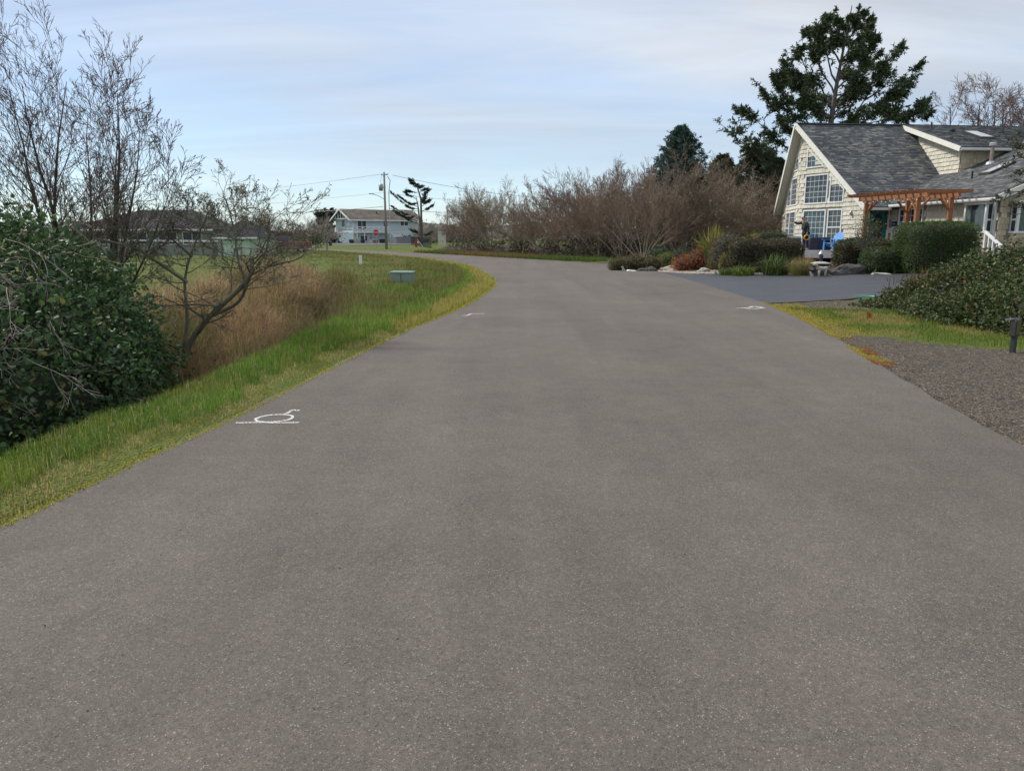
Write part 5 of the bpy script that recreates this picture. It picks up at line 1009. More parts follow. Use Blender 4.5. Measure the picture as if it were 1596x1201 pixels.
limb([(292, 440, 12.6), (240, 405, 12.4), (205, 385, 12.2), (150, 372, 12.2)], .028, .015, 10, .7, .4, g, 5)
limb([(300, 400, 12.8), (260, 360, 12.6), (330, 365, 12.4), (380, 375, 12.2)], .02, .01, 14, .7, .6, g, 6)
limb([(388, 430, 12.1), (420, 415, 12), (470, 400, 11.9), (490, 360, 11.8)], .018, .006, 10, .6, .4, g, 7)
link('trunk', tubes_mesh('trunk', g), M_lichen, t2)
n_ = 2600; src = np.array([q[0][i] for key, lst in g.items() for q in lst for i in range(1, len(q[0])) if q[0][i][2] > .7 and key[1] <= 5]); sel = src[rng.integers(0, len(src), n_)]; sel = sel[vnoise(sel[:, 0], sel[:, 2], .35, 9) > .5]
link('lichen', leaf_mesh('lichen', sel+rng.normal(size=sel.shape)*.01, rng.normal(size=sel.shape), .034, .026, [.33, .30, .19]), M_leaf, t2)
# ================================================================ bare thicket on the right of the bend
def shrub_mesh(seed, hgt, spread, nst, nch=(9, 7, 4), r0=.05, rm=.009):
    st = []; r_ = random.Random(seed)
    for i in range(nst):
        a = r_.uniform(0, 2*math.pi); k_ = r_.uniform(.15, 1)**.7*spread; st.append(((.35*math.cos(a)*r_.random(), .35*math.sin(a)*r_.random(), -.1), (k_*math.cos(a), k_*math.sin(a), 1), hgt*r_.uniform(.75, 1.05)*(1.0+.15*k_), r0*r_.uniform(.6, 1.2)))
    return grow(seed, st, nch, (.55, .5, .5), (.40, .48, .55), (.09, .1, .12), (.02, .05, .06), k=(8, 5, 3, 2), rmin=rm, rtaper=.25, rchild=.5, tmin=.22)
SHR = []
for sd, (hg, spd, nst) in enumerate(((5.2, .95, 15), (5.0, 1.1, 13), (5.6, .8, 15), (4.6, 1.2, 14))):
    g, tips = shrub_mesh(70+sd, hg, spd, nst); SHR.append((tubes_mesh('stems', g, ((.30, .255, .205), (.225, .168, .128), .012, .035)), tips))
SHM = [M_wood]*4
cat_me = {}
def shrub(px, Y, s, var, lab, grp='bare shrubs of the thicket right of the bend', catkin=None, mat=None, rz=None, zs=1.0):
    q = at(px, 400, Y); q.z = hz(q.x, q.y); t_ = thing('bare_shrub', q, lab, 'shrub', grp, rz if rz is not None else random.uniform(0, 6.28)); t_.scale = (s, s, s*zs)
    o = bpy.data.objects.new('stems', SHR[var][0]); COL.objects.link(o); o.parent = t_
    if not SHR[var][0].materials: SHR[var][0].materials.append(None)
    o.material_slots[0].link = 'OBJECT'; o.material_slots[0].material = mat or SHM[var]
    if catkin:
        key = (var, catkin)
        if key not in cat_me:
            tp_ = np.array([x_[0] for x_ in SHR[var][1]]); tp_ = tp_[rng.integers(0, len(tp_), min(len(tp_)*2, 5000))]; cat_me[key] = leaf_mesh('catkins', tp_+rng.normal(size=tp_.shape)*.1, rng.normal(size=tp_.shape)+np.array([0, 0, .8]), .11, .045, catkin); cat_me[key].materials.append(M_leaf)
        c_ = bpy.data.objects.new('catkins', cat_me[key]); COL.objects.link(c_); c_.parent = t_
    return t_
CY = (.30, .27, .17); CB = (.24, .17, .12)
front = [(722, 84, .78, 3, CB), (768, 78, 1.0, 2, CY), (812, 71, .78, 1, CY), (850, 65, .82, 0, None), (892, 61, .95, 3, CB), (933, 57, .9, 1, None), (968, 55, 1.0, 0, None), (1003, 51.5, 1.0, 1, None), (1050, 53, .98, 2, None), (1096, 52, .9, 0, CY), (1146, 54, .86, 3, CY), (1192, 54, .82, 1, None)]
back = [(748, 90, .95, 2, CY), (872, 74, 1.08, 0, None), (916, 70, 1.12, 2, None), (958, 67, 1.2, 1, None), (1004, 65, 1.28, 3, None), (1050, 64, 1.22, 0, None), (1098, 63, 1.12, 1, None), (1150, 62, 1.02, 2, CY), (1205, 61, .98, 3, None)]
fl_ = ['low pale shrub at the far left end of the thicket', 'rounded shrub with pale catkins at the left of the thicket', 'grey low shrub right of the catkin shrub', 'spreading bare shrub above the green verge weeds', 'bare shrub with forked pale stems near the middle of the thicket', 'dense bare shrub left of the thicket dirt patch', 'tall dense shrub with many thin upright trunks mid-thicket', 'nearest bare shrub with mossy trunk behind the mat of heather', 'dense grey shrub just right of the mossy-trunked one', 'bare shrub left of the spiky flax', 'bare shrub behind the spiky flax', 'bare shrub nearest to the gable of the house']
bl_ = ['pale catkin shrub in the back row, far left', 'tall bare shrub, second of the back row', 'tall bare shrub, third of the back row', 'tall bare shrub, fourth of the back row, above mid-thicket', 'tallest bare shrub at the crest of the thicket', 'tall bare shrub below the blue spruce, left', 'tall bare shrub below the blue spruce, right', 'shrub with yellowish lichen in the back row', 'bare shrub of the back row beside the house roof']
for (px, Y, s, v_, ck), lb_ in zip(front, fl_): shrub(px, Y, s, v_, lb_, catkin=ck)
for (px, Y, s, v_, ck), lb_ in zip(back, bl_): shrub(px, Y, s, v_, lb_, catkin=ck)
# far shrubs on the left of the blue house and behind the truck
M_redtw = pm('red_brown_twig', (.14, .085, .065), (.10, .065, .05), 3, .85)
for i_, (px, Y, s, v_, lb_, m2) in enumerate(((425, 100, 1.15, 0, 'red-brown bare shrub behind the maroon pickup', M_redtw), (455, 106, 1.0, 1, 'red-brown bare shrub right behind the pickup bed', M_redtw), (395, 104, 1.1, 3, 'red-brown bare shrub behind the garage roof', M_redtw), (490, 150, 1.1, 2, 'pale brown shrub left of the blue house', M_twigg), (508, 145, .9, 3, 'brown shrub beside the blue house gable', M_twigg), (668, 135, .9, 1, 'bare shrub right of the shore pine', M_twigg), (690, 120, .75, 0, 'bare shrub near the short utility pole', M_twigg), (684, 128, .8, 3, 'pale bare shrub behind the chain-link fence', M_twigg))): shrub(px, Y, s, v_, lb_, 'far bare shrubs', mat=m2, zs=.75)
# understorey
us = [((at(px, 400, Y).x, Y, hz(at(px, 400, Y).x, Y)+.35), (2.1, 1.6, 1.15)) for px, Y in ((735, 79), (790, 74), (835, 69), (880, 64), (915, 60), (950, 57.5), (985, 56), (1030, 55), (1075, 56), (1120, 56), (1160, 56), (1200, 56), (1000, 60), (1060, 60), (1130, 61), (930, 64))]
Pn, A, C, LL, WW = ell_leaves(us, 42000, [(3, (.035, .05, .018)), (2, (.07, .045, .03)), (2, (.10, .06, .04)), (1, (.06, .08, .025))], .15, .07, rough=.3); tag(link('understorey', leaf_mesh('understorey', Pn, A, LL, WW, C), M_leaf), 'dark tangle of low brambles under the bare thicket', 'undergrowth', kind='stuff')
us = [((at(px, 400, Y).x, Y, .8), (rx, 2.5, rz_)) for px, Y, rx, rz_ in ((470, 140, 4, 1.6), (505, 150, 3.5, 2.2), (440, 130, 5, 1.3), (655, 150, 4, 1.2), (675, 170, 5, 3.0), (700, 165, 5, 2.4))]
Pn, A, C, LL, WW = ell_leaves(us, 14000, [(3, (.04, .06, .025)), (2, (.08, .075, .04))], .4, .22, rough=.3); tag(link('far_scrub', leaf_mesh('far_scrub', Pn, A, LL, WW, C), M_leaf), 'distant dark green scrub around the blue house', 'scrub', kind='stuff')
# ================================================================ conifers
def sprays(limbs, n_tw, tw, n_tu, L, W, cols, droop=.25, start=.3, vs_=.35):
    """limbs: (k,3) arrays. returns leaf mesh data + twig groups"""
    Ps = []; As = []; g = {}
    for lm in limbs:
        lm = np.asarray(lm); k = len(lm); f = start+(1-start)*rng.uniform(size=n_tw); i = np.minimum((f*(k-1)).astype(int), k-2); fr = (f*(k-1)-i)[:, None]; p_ = lm[i]*(1-fr)+lm[i+1]*fr; d = nrm(lm[i+1]-lm[i])
        sd = nrm(np.cross(d, [0, 0, 1]))*np.where(rng.uniform(size=(n_tw, 1)) < .5, -1, 1); td = nrm(d*rng.uniform(.25, .95, (n_tw, 1))+sd*rng.uniform(.3, 1.1, (n_tw, 1))+np.array([0, 0, 1.0])*rng.normal(-droop, vs_, (n_tw, 1)))
        tl_ = np.linalg.norm(lm[-1]-lm[0]); ln = min(tw, .5*tl_+.18)*rng.uniform(.4, 1.2, (n_tw, 1))*(1.05-.4*f[:, None])
        for j in range(n_tw): g.setdefault((2, 3), []).append(((tuple(p_[j]), tuple(p_[j]+td[j]*ln[j])), (.012, .006)))
        tt = rng.uniform(.05, 1, (n_tw, n_tu, 1)); Q = p_[:, None]+td[:, None]*ln[:, None]*tt+rng.normal(size=(n_tw, n_tu, 3))*.03; Ps.append(Q.reshape(-1, 3)); As.append((td[:, None]*.9+rng.normal(size=(n_tw, n_tu, 3))*.55).reshape(-1, 3))
    Pn = np.concatenate(Ps); A = np.concatenate(As); n = len(Pn); return Pn, A, pick(n, cols), L*rng.uniform(.6, 1.3, n), W*rng.uniform(.7, 1.2, n), g
def conifer(name, label, base, trunk, limbs, cols, n_tw, tw, n_tu, L, W, bark=None, droop=.25, start=.3, r0=.3, lr=.05, vs_=.35):
    t_ = thing(name, base, label, 'tree'); k = len(trunk); g = {(k, 8): [([tuple(q) for q in trunk], list(np.linspace(r0, .03, k)))]}
    for lm in limbs: g.setdefault((len(lm), 5), []).append(([tuple(q) for q in lm], list(np.linspace(lr, .012, len(lm)))))
    Pn, A, C, LL, WW, g2 = sprays(limbs, n_tw, tw, n_tu, L, W, cols, droop, start, vs_)
    for kk_, v_ in g2.items(): g.setdefault(kk_, []).extend(v_)
    tr = link('trunk', tubes_mesh('trunk', g), bark or M_barkd, t_); link('crown', leaf_mesh('crown', Pn, A, LL, WW, C, fold=.3), M_needle, t_); return t_
def curve3(a, b_, bend, n=6):
    a, b_ = np.array(a), np.array(b_); return np.array([a+(b_-a)*t_+np.array([0, 0, bend*math.sin(math.pi*t_)])*np.linalg.norm(b_-a)+(rng.normal(size=3)*.03*np.linalg.norm(b_-a)*(0 < t_ < 1)) for t_ in np.linspace(0, 1, n)])
Ys = 62; tk_px = [(1282, 330), (1288, 270), (1292, 215), (1298, 170), (1306, 120), (1316, 70), (1328, 9)]; trunk = [at(px, py, Ys) for px, py in tk_px]; trunk = [(q.x, q.y, q.z) for q in trunk]; trunk[0] = (trunk[0][0], Ys, .3)
def tpt(py): return np.array([np.interp(py, [q[1] for q in tk_px][::-1], [trunk[i][k_] for i in range(7)][::-1]) for k_ in range(3)])
limbs = []
for (s_, ex, ey, dy) in ((290, 1117, 188, -2), (275, 1135, 205, 1), (262, 1150, 170, 2), (240, 1180, 128, -1), (232, 1195, 160, 3), (215, 1205, 120, -2), (205, 1222, 105, 2), (190, 1225, 80, 0), (172, 1240, 70, -1), (150, 1262, 50, 1), (130, 1272, 38, -1), (100, 1288, 25, .5), (80, 1300, 18, 0),
    (230, 1450, 150, -2), (225, 1440, 175, 1), (215, 1432, 98, 1), (222, 1415, 128, -2), (205, 1398, 72, 2), (210, 1410, 165, 3), (190, 1385, 95, -2), (180, 1372, 118, 1), (160, 1362, 60, 0), (140, 1362, 85, 2), (120, 1356, 40, -1), (95, 1352, 32, 1), (70, 1345, 22, 0), (60, 1338, 15, 0), (200, 1350, 170, -3), (180, 1250, 150, -3)):
    e = at(ex, ey, Ys+dy); limbs.append(curve3(tpt(s_), (e.x, e.y, e.z), -.06))
for lm_ in list(limbs):
    L_ = np.linalg.norm(lm_[-1]-lm_[0])
    for k_ in range(5 if L_ > 3.5 else 1):
        f = random.uniform(.4, .95); i_ = min(int(f*5), 4); p_ = lm_[i_]+(lm_[i_+1]-lm_[i_])*(f*5-i_); d_ = nrm(lm_[i_+1]-lm_[i_]); s_ = nrm(np.cross(d_, [0, 0, 1.]))*random.choice([-1, 1]); limbs.append(curve3(p_, p_+(d_*.6+s_*random.uniform(.3, 1)+np.array([0, 0, random.uniform(-.15, .45)]))*L_*.30*(1.3-f), -.1, 4))
for k_ in range(16):
    py = random.uniform(30, 215); p_ = tpt(py); a = random.uniform(0, 6.28); r_ = (.35+.018*(py-10))*random.uniform(.4, .9); limbs.append(curve3(p_, p_+np.array([r_*math.cos(a), r_*math.sin(a), r_*random.uniform(.15, .6)]), -.05, 4))
spc = [(4, (.058, .092, .048)), (3, (.078, .115, .05)), (2, (.105, .14, .06)), (1, (.13, .115, .06))]
conifer('spruce_tree', 'big open-crowned dark spruce rising behind the A-frame roof', (trunk[0][0], Ys, .3), trunk, limbs, spc, 26, .85, 15, .27, .095, r0=.36, lr=.085, droop=.25, start=.3)
def cone_tree(name, label, px, py_top, Y, width, cols, nl, tw, z0=.3, L=.22, W=.08, n_tw=16, n_tu=12, rise=.25, full=.9):
    tp_ = at(px, py_top, Y); b_ = Vector((tp_.x, Y, z0)); H_ = tp_.z-z0; trunk = [(b_.x, Y, z0+H_*f) for f in np.linspace(0, 1, 6)]; lm = []
    for k_ in range(nl):
        f = 1-(k_+.5)/nl*full; f = max(.03, f); zz = z0+H_*f*.985; r_ = width*(1-f)**.85*random.uniform(.75, 1.15)+.12; a = k_*2.4+random.uniform(-.4, .4); lm.append(curve3((b_.x, Y, zz), (b_.x+r_*math.cos(a), Y+r_*math.sin(a), zz+r_*rise*random.uniform(.6, 1.4)), -.08, 4))
    return conifer(name, label, b_, trunk, lm, cols, n_tw, tw, n_tu, L, W, r0=.2, lr=.04, droop=.1, start=.15)
cone_tree('blue_spruce', 'dense conical blue-green spruce above the bare thicket', 1062, 195, 62, 5.0, [(3, (.06, .11, .09)), (3, (.05, .095, .075)), (1, (.085, .135, .10))], 170, 1.0, rise=.3)
for px, pt, Y, w_, lb_ in ((1128, 240, 66, 5.0, 'dark green evergreen between the blue spruce and the big spruce'), (1180, 228, 64, 5.5, 'dark olive evergreen below the big spruce limbs'), (1212, 246, 63, 4.5, 'green evergreen beside the house gable roof edge')):
    cone_tree('evergreen_tree', lb_, px, pt, Y, w_, [(3, (.05, .078, .03)), (2, (.075, .095, .034)), (1, (.10, .11, .045))], 150, 1.1, rise=.12)
# shore pine by the fence: two leaning trunks with flat pads
Yp = 118; tA = [(at(px, py, Yp).x, Yp, at(px, py, Yp).z) for px, py in ((657, 388), (655, 350), (651, 318), (648, 305))]; tB = [(at(px, py, Yp+.4).x, Yp+.4, at(px, py, Yp+.4).z) for px, py in ((658, 388), (657, 350), (656, 310), (650, 290), (643, 277))]
lm = []
for sx, sy, ex, ey in ((650, 335, 610, 300), (652, 340, 611, 322), (650, 322, 620, 305), (651, 345, 614, 328), (648, 310, 632, 300), (653, 350, 618, 332), (656, 330, 674, 320), (656, 322, 669, 312), (655, 310, 668, 296), (653, 300, 664, 294), (648, 290, 640, 280), (646, 283, 650, 290), (650, 300, 636, 297), (652, 315, 640, 318), (653, 325, 634, 322), (657, 365, 640, 358), (657, 370, 672, 362), (657, 378, 648, 372), (657, 378, 666, 374), (651, 295, 658, 290), (654, 335, 630, 338), (655, 318, 662, 308)):
    a = at(sx, sy, Yp); b_ = at(ex, ey, Yp+random.uniform(-1.5, 1.5)); lm.append(curve3(tuple(a), tuple(b_), -.04, 5))
sp_ = conifer('shore_pine', 'wind-swept twin-trunked pine with flat layered branches behind the utility pole', (tA[0][0], Yp, 0), tA, lm, [(3, (.040, .058, .034)), (1, (.055, .07, .036))], 40, .7, 18, .22, .075, r0=.22, lr=.06, droop=-.05, start=.3, vs_=.10)
MB().tube(tB, list(np.linspace(.22, .05, len(tB))), 7).build('trunk', M_barkd, sp_)
tA = [(at(507, py, 190).x, 190, at(507, py, 190).z) for py in (385, 360, 340, 330)]; lm = []
for k_ in range(64):
    py = random.uniform(330, 358); a = at(507, py+8, 190); b_ = at(507+random.uniform(-15, 14), py-3, 190+random.uniform(-2, 2)); lm.append(curve3(tuple(a), tuple(b_), -.03, 4))
conifer('shore_pine', 'small distant bushy pine just left of the blue house', (tA[0][0], 190, 0), tA, lm, [(1, (.035, .048, .035))], 14, 1.1, 12, .6, .25, r0=.3, lr=.08, droop=0, start=.3)
# bare tree behind the house roof, upper right
q = at(1545, 330, 74); g, tips = grow(31, [((q.x+dx_, 74, .3), (dx_*.10, .05, 1), 13.6, .2) for dx_ in (-2.6, -1.8, -1.0, -.3, .3, .9, 1.6, 2.4, 3.0)], (16, 9, 5), (.65, .6, .6), (.30, .5, .5), (.06, .1, .12), (.02, .02, .0), k=(10, 6, 4, 3), rmin=.014, rtaper=.2, rchild=.5, tmin=.45); t_ = thing('bare_tree', (q.x, 74, .3), 'brown leafless tree top showing over the house roof, upper right', 'tree'); link('trunk', tubes_mesh('trunk', g), pm('reddish_bark', (.19, .13, .11), (.25, .17, .15), 4, .9), t_)
# pine at the right edge of the picture, limbs reaching in
pb = Vector((17.6, 23.2, .2)); trunk = [(17.6, 23.2, .2), (17.7, 23.2, 2), (17.65, 23.2, 4), (17.75, 23.2, 6.5)]; lm = []
for z0_, ex, ey in ((3.6, 1574, 222), (3.9, 1588, 232), (3.3, 1562, 262), (3.2, 1575, 275), (2.9, 1570, 300), (2.6, 1553, 310), (2.7, 1560, 322), (2.8, 1585, 318), (4.3, 1592, 205), (2.5, 1580, 335), (2.9, 1590, 285)):
    e = at(ex, ey, 22.6+random.uniform(-.5, .5)); lm.append(curve3((17.65, 23.2, z0_), tuple(e), .05, 6))
conifer('pine_tree', 'dark green branches of a pine reaching in at the right picture edge', pb, trunk, lm, [(3, (.04, .06, .024)), (2, (.06, .075, .03)), (1, (.10, .085, .04))], 16, .34, 12, .11, .035, r0=.16, lr=.035, droop=-.25, start=.45)
# ================================================================ garden hedges and plants
def ebox(px0, px1, py0, py1, Y, dep=.6):
    a, b_, t_ = at(px0, py1, Y), at(px1, py1, Y), at((px0+px1)/2, py0, Y); zb = hz((a.x+b_.x)/2, Y); zt = t_.z
    return ((.5*(a.x+b_.x), Y, .5*(zb+zt)-.02), (.5*(b_.x-a.x), dep, .5*(zt-zb)+.02))
hc = [(3, (.045, .088, .02)), (3, (.065, .115, .024)), (1, (.11, .165, .036))]
rc = [(3, (.11, .072, .046)), (3, (.065, .08, .034)), (2, (.16, .10, .065)), (1, (.075, .11, .036))]
bush('tall_hedge', 'tall dense clipped dark green hedge at the head of the driveway', 'hedge', [ebox(1400, 1506, 346, 421, 28.6, 1.0)], 30000, hc, .045, .03, p=6, thick=.14, rough=.025, core=.9)
bush('clipped_shrub', 'lower clipped shrub with bright green top left of the tall hedge', 'shrub', [ebox(1344, 1399, 386, 419, 29.2, .7)], 9000, [(3, (.035, .06, .018)), (3, (.06, .10, .022)), (1, (.10, .15, .03))], .05, .028, p=3.2, thick=.2, rough=.05, core=.88)
bush('low_hedge', 'dark reddish-green clipped hedge left of the deck opening', 'hedge', [ebox(1131, 1190, 371, 412, 33.0, .8), ebox(1178, 1248, 373, 412, 33.4, .7)], 20000, rc, .065, .042, p=4, thick=.2, rough=.06, core=.88)
bush('low_hedge', 'dark clipped hedge right of the deck opening, under the gable windows', 'hedge', [ebox(1302, 1350, 373, 410, 34.5, .6), ebox(1340, 1398, 374, 410, 34.8, .6)], 17000, rc[1:]+[(1.5, (.045, .07, .03))], .065, .042, p=4, thick=.2, rough=.06, core=.88)
bush('clipped_hedge', 'low bright green clipped hedge against the thicket left of the gable', 'hedge', [ebox(1174, 1226, 360, 376, 40.5, .6)], 5000, [(2, (.06, .10, .025)), (2, (.045, .08, .02))], .06, .035, p=5, thick=.15, rough=.03, core=.9)
bush('yellow_shrub', 'small bright yellow shrub above the reddish hedge', 'shrub', [ebox(1158, 1183, 364, 380, 35.5, .5)], 2500, [(2, (.30, .22, .03)), (1, (.18, .17, .03))], .06, .03, core=.8)
bush('grey_shrub', 'grey-brown shrub between the spiky flax and the reddish hedge', 'shrub', [ebox(1108, 1150, 366, 411, 33.8, .7)], 6500, [(2, (.13, .12, .09)), (2, (.10, .07, .06)), (1, (.07, .08, .04))], .06, .03, core=.78, rough=.25)
bush('gold_shrub', 'narrow golden moss-covered shrub foot beside the reddish hedge', 'shrub', [ebox(1121, 1131, 395, 415, 32.2, .25)], 900, [(2, (.22, .16, .02)), (1, (.14, .13, .03))], .05, .03, core=.8)
bush('heather_mat', 'olive-brown mat of heather on the pebble bed', 'groundcover', [ebox(950, 975, 402, 416, 37.5, .5), ebox(968, 1008, 398, 412, 38.5, .7), ebox(1000, 1030, 400, 413, 38, .6)], 11000, [(3, (.125, .105, .042)), (2, (.09, .10, .034)), (1, (.18, .12, .05))], .06, .03, p=2.5, thick=.25, core=.85)
bush('rust_heather', 'rust-orange heather mound on the pebble bed', 'groundcover', [ebox(1049, 1078, 399, 411, 36.2, .5), ebox(1066, 1104, 391, 410, 36.5, .6)], 9000, [(3, (.36, .115, .04)), (2, (.28, .085, .035)), (1, (.2, .13, .06))], .06, .025, core=.82, rough=.25)
bush('lime_groundcover', 'lime-green ground cover behind the heather mat', 'groundcover', [ebox(1024, 1052, 394, 405, 40.5, .5)], 2200, [(2, (.16, .20, .03)), (1, (.09, .13, .03))], .07, .035, core=.8)
bush('dark_groundcover', 'dark green low shrubs at the foot of the thicket', 'groundcover', [ebox(1010, 1045, 384, 402, 43, .8), ebox(1040, 1085, 386, 402, 42.5, .8)], 5000, [(2, (.03, .05, .02)), (1, (.05, .08, .025))], .08, .045, core=.8)
def tuft(name, lab, px, Y, n, h, w, cols, lean, spread, cat='plant', curve=1.0):
    q = at(px, 400, Y); q.z = hz(q.x, q.y); a = rng.uniform(0, 6.28, n); r_ = spread*np.sqrt(rng.uniform(size=n)); Pn = np.stack([q.x+r_*np.cos(a), q.y+r_*np.sin(a), np.full(n, q.z-.02)], 1); t_ = thing(name, q, lab, cat); link('leaves', blade_mesh('leaves', Pn, h*rng.uniform(.55, 1.1, n), w*rng.uniform(.7, 1.2, n), pick(n, cols), lean=lean, curve=curve), M_gloss, t_); return t_
tuft('flax_plant', 'tall spiky yellow-green flax standing against the thicket', 1112, 36.0, 380, 2.25, .08, [(3, (.30, .26, .07)), (2, (.22, .22, .06)), (1, (.14, .16, .05))], .42, .3)
tuft('agapanthus', 'dark green strap-leaved clump at the driveway edge', 1210, 30.2, 420, 1.0, .035, [(3, (.06, .10, .03)), (2, (.10, .14, .035)), (1, (.20, .22, .06))], .75, .45)
tuft('ornamental_grass', 'straw-coloured ornamental grass clump left of the stone pedestal', 1247, 29.4, 900, .85, .012, [(3, (.32, .25, .11)), (2, (.25, .22, .08)), (1, (.20, .22, .06))], .7, .35)
tuft('ornamental_grass', 'short tan ornamental grass against the deck hedge', 1256, 31.5, 500, .8, .014, [(3, (.30, .19, .08)), (1, (.22, .15, .06))], .5, .3)
tuft('lily_clump', 'bright green low lily clump left of the strap-leaved plant', 1160, 30.6, 420, .55, .025, [(3, (.10, .16, .03)), (2, (.17, .20, .04))], .7, .42)
tuft('lily_clump', 'small green lily clump at the corner of the pebble bed', 1136, 31.3, 260, .42, .025, [(3, (.09, .14, .03)), (2, (.15, .18, .04))], .7, .35)
# thin leafy camellia in front of the door
q = at(1352, 410, 32.5); q.z = hz(q.x, q.y); cm = thing('leafy_sapling', q, 'thin twiggy evergreen sapling in front of the teal door', 'shrub'); g, tips = grow(44, [((q.x+random.uniform(-.1, .1), q.y, q.z), (random.uniform(-.35, .3), random.uniform(-.3, .3), 1), random.uniform(1.4, 2.0), .022) for _ in range(6)], (6, 4), (.6, .6), (.45, .5), (.1, .12), (.02, .02), rmin=.006); link('stems', tubes_mesh('stems', g), M_bark, cm); tp_ = np.array([t__[0] for t__ in tips]); tp_ = np.repeat(tp_, 7, 0); link('leaves', leaf_mesh('leaves', tp_+rng.normal(size=tp_.shape)*.08, rng.normal(size=tp_.shape), .09, .04, pick(len(tp_), [(2, (.06, .09, .035)), (1, (.12, .13, .05))])), M_leaf, cm)
# brambles at the right edge of the road
bc = [(3, (.045, .07, .025)), (3, (.07, .10, .03)), (1.4, (.12, .14, .042)), (1, (.16, .105, .05))]
def bl(px, Y, top, rx, ry): 
    q_ = at(px, top, Y); zb = hz(q_.x, Y); return ((q_.x, Y, zb+(q_.z-zb)*.25), (rx, ry, (q_.z-zb)*.75))
br = bush('bramble_bush', 'sprawling bramble bush between driveway and grass at the right', 'bush', [bl(1400, 17.6, 468, .7, .8), bl(1435, 17.2, 445, .8, .9), bl(1490, 16.8, 425, 1.0, 1.1), bl(1550, 16.2, 405, 1.1, 1.3), bl(1610, 15.5, 392, 1.3, 1.6), bl(1470, 15.9, 462, .8, .8), bl(1530, 14.8, 450, 1.0, 1.0), bl(1590, 13.8, 440, .9, 1.0), bl(1640, 13.0, 430, 1.0, 1.2)], 90000, bc, .055, .042, mat=M_gloss, rough=.24, thick=.3, core=.66, rnd=True)
st = []
for k_ in range(34):
    p_ = at(random.uniform(1420, 1600), random.uniform(440, 500), random.uniform(13.2, 16)); st.append((p_, (random.uniform(-1, .3), random.uniform(-1, -.1), random.uniform(-.2, .9)), random.uniform(.25, .5), .005))
g, _ = grow(15, st, (2,), (.5,), (.5,), (.2, .2), (-.1, -.1), rmin=.0025); link('dead_cane', tubes_mesh('dead_cane', g), M_bark, br)['kind'] = 'stuff'
n_ = 260; q_ = at(1462, 420, 16.9); Pn = np.stack([q_.x+rng.normal(size=n_)*.45, 16.9+rng.normal(size=n_)*.25, rng.uniform(.35, .75, n_)], 1); link('dead_leaves', blade_mesh('dead_leaves', Pn, rng.uniform(.1, .38, n_), .02, pick(n_, [(2, (.20, .12, .05)), (2, (.14, .09, .04)), (1, (.12, .13, .04))]), lean=.4), M_leaf, br)
# ================================================================ rocks, pedestal, figurines
import bmesh
def rock(px, py, Y, sx, sy, sz, lab, mat=M_rock, name='rock', seed=0, rz=0, flat=1.0, cat='rock'):
    q = at(px, py, Y); q.z = hz(q.x, q.y); bm = bmesh.new(); bmesh.ops.create_icosphere(bm, subdivisions=3, radius=1); r_ = random.Random(seed); ph = [r_.uniform(0, 6) for _ in range(6)]
    for v in bm.verts:
        c = v.co; f = 1+.16*math.sin(2.3*c.x+ph[0])*math.sin(2.7*c.y+ph[1])+.1*math.sin(5*c.z+ph[2]+3*c.x)+.05*r_.gauss(0, 1); v.co = Vector((round(c.x*f*2.2)/2.2*.35+c.x*f*.65, c.y*f, c.z*f*flat)); v.co = Vector((v.co.x*sx, v.co.y*sy, v.co.z*sz))
    me = bpy.data.meshes.new(name); bm.to_mesh(me); bm.free(); o = link(name, me, mat, None, True, q+Vector((0, 0, sz*.35))); o.rotation_euler = (0, r_.uniform(-.2, .2), rz); return tag(o, lab, cat, 'garden rocks')
rock(1325, 420, 28.9, .62, .35, .32, 'large dark rock slab behind the driveway edge', seed=1, rz=.2); rock(1352, 412, 30.2, .5, .35, .22, 'grey mossy rock right of the dark slab', M_conc, seed=2); rock(1306, 415, 29.5, .35, .25, .2, 'brown rock beside the stone pedestal', seed=3); rock(1015, 413, 36.5, .32, .25, .2, 'dark brown rock in the heather mat', seed=4); rock(1000, 413, 36.7, .3, .2, .16, 'flat grey rock in the heather mat', seed=5); rock(1045, 402, 39, .5, .2, .09, 'flat pale stone slab behind the rust heather', M_conc, seed=6); rock(1098, 411, 34.5, .28, .2, .14, 'small grey rock at the foot of the rust heather', M_conc, seed=7); rock(986, 412, 36.4, .3, .16, .1, 'flat white rock at the left of the heather mat', M_white, seed=9); rock(1375, 421, 28.2, .4, .18, .07, 'flat pale edging stone below the clipped shrub', M_conc, seed=8)
q = at(1278, 423, 28.8); q.z = hz(q.x, q.y); pd = thing('stone_pedestal', q, 'dark stone pedestal with a flat pale capstone at the driveway edge', 'pedestal')
for k_ in range(4):
    for j in range(3): MB().box((q.x-.30+j*.2+(.1 if k_ % 2 else 0)-.05, q.y-.22, q.z+k_*.11), (q.x-.30+j*.2+.185+(.1 if k_ % 2 else 0)-.05, q.y+.2, q.z+k_*.11+.105)).build('stone', M_rock, pd, bevel=.015)
MB().lathe([(.1, .44), (.36, .45), (.38, .48), (.2, .53), (.02, .55)], q, 16).build('capstone', M_conc, pd)
ln = thing('lantern', q+Vector((0, 0, .55)), 'small black lantern standing on the stone pedestal', 'lantern'); l0 = q+Vector((0, 0, .55))
MB().lathe([(.08, 0), (.09, .03), (.03, .05)], l0, 8).build('base', M_iron, ln); MB().lathe([(.065, .055), (.085, .2), (.06, .27)], l0, 8).build('glass', M_glass, ln); MB().lathe([(.1, .272), (.04, .36), (.01, .42)], l0, 8).build('roof', M_galv, ln)
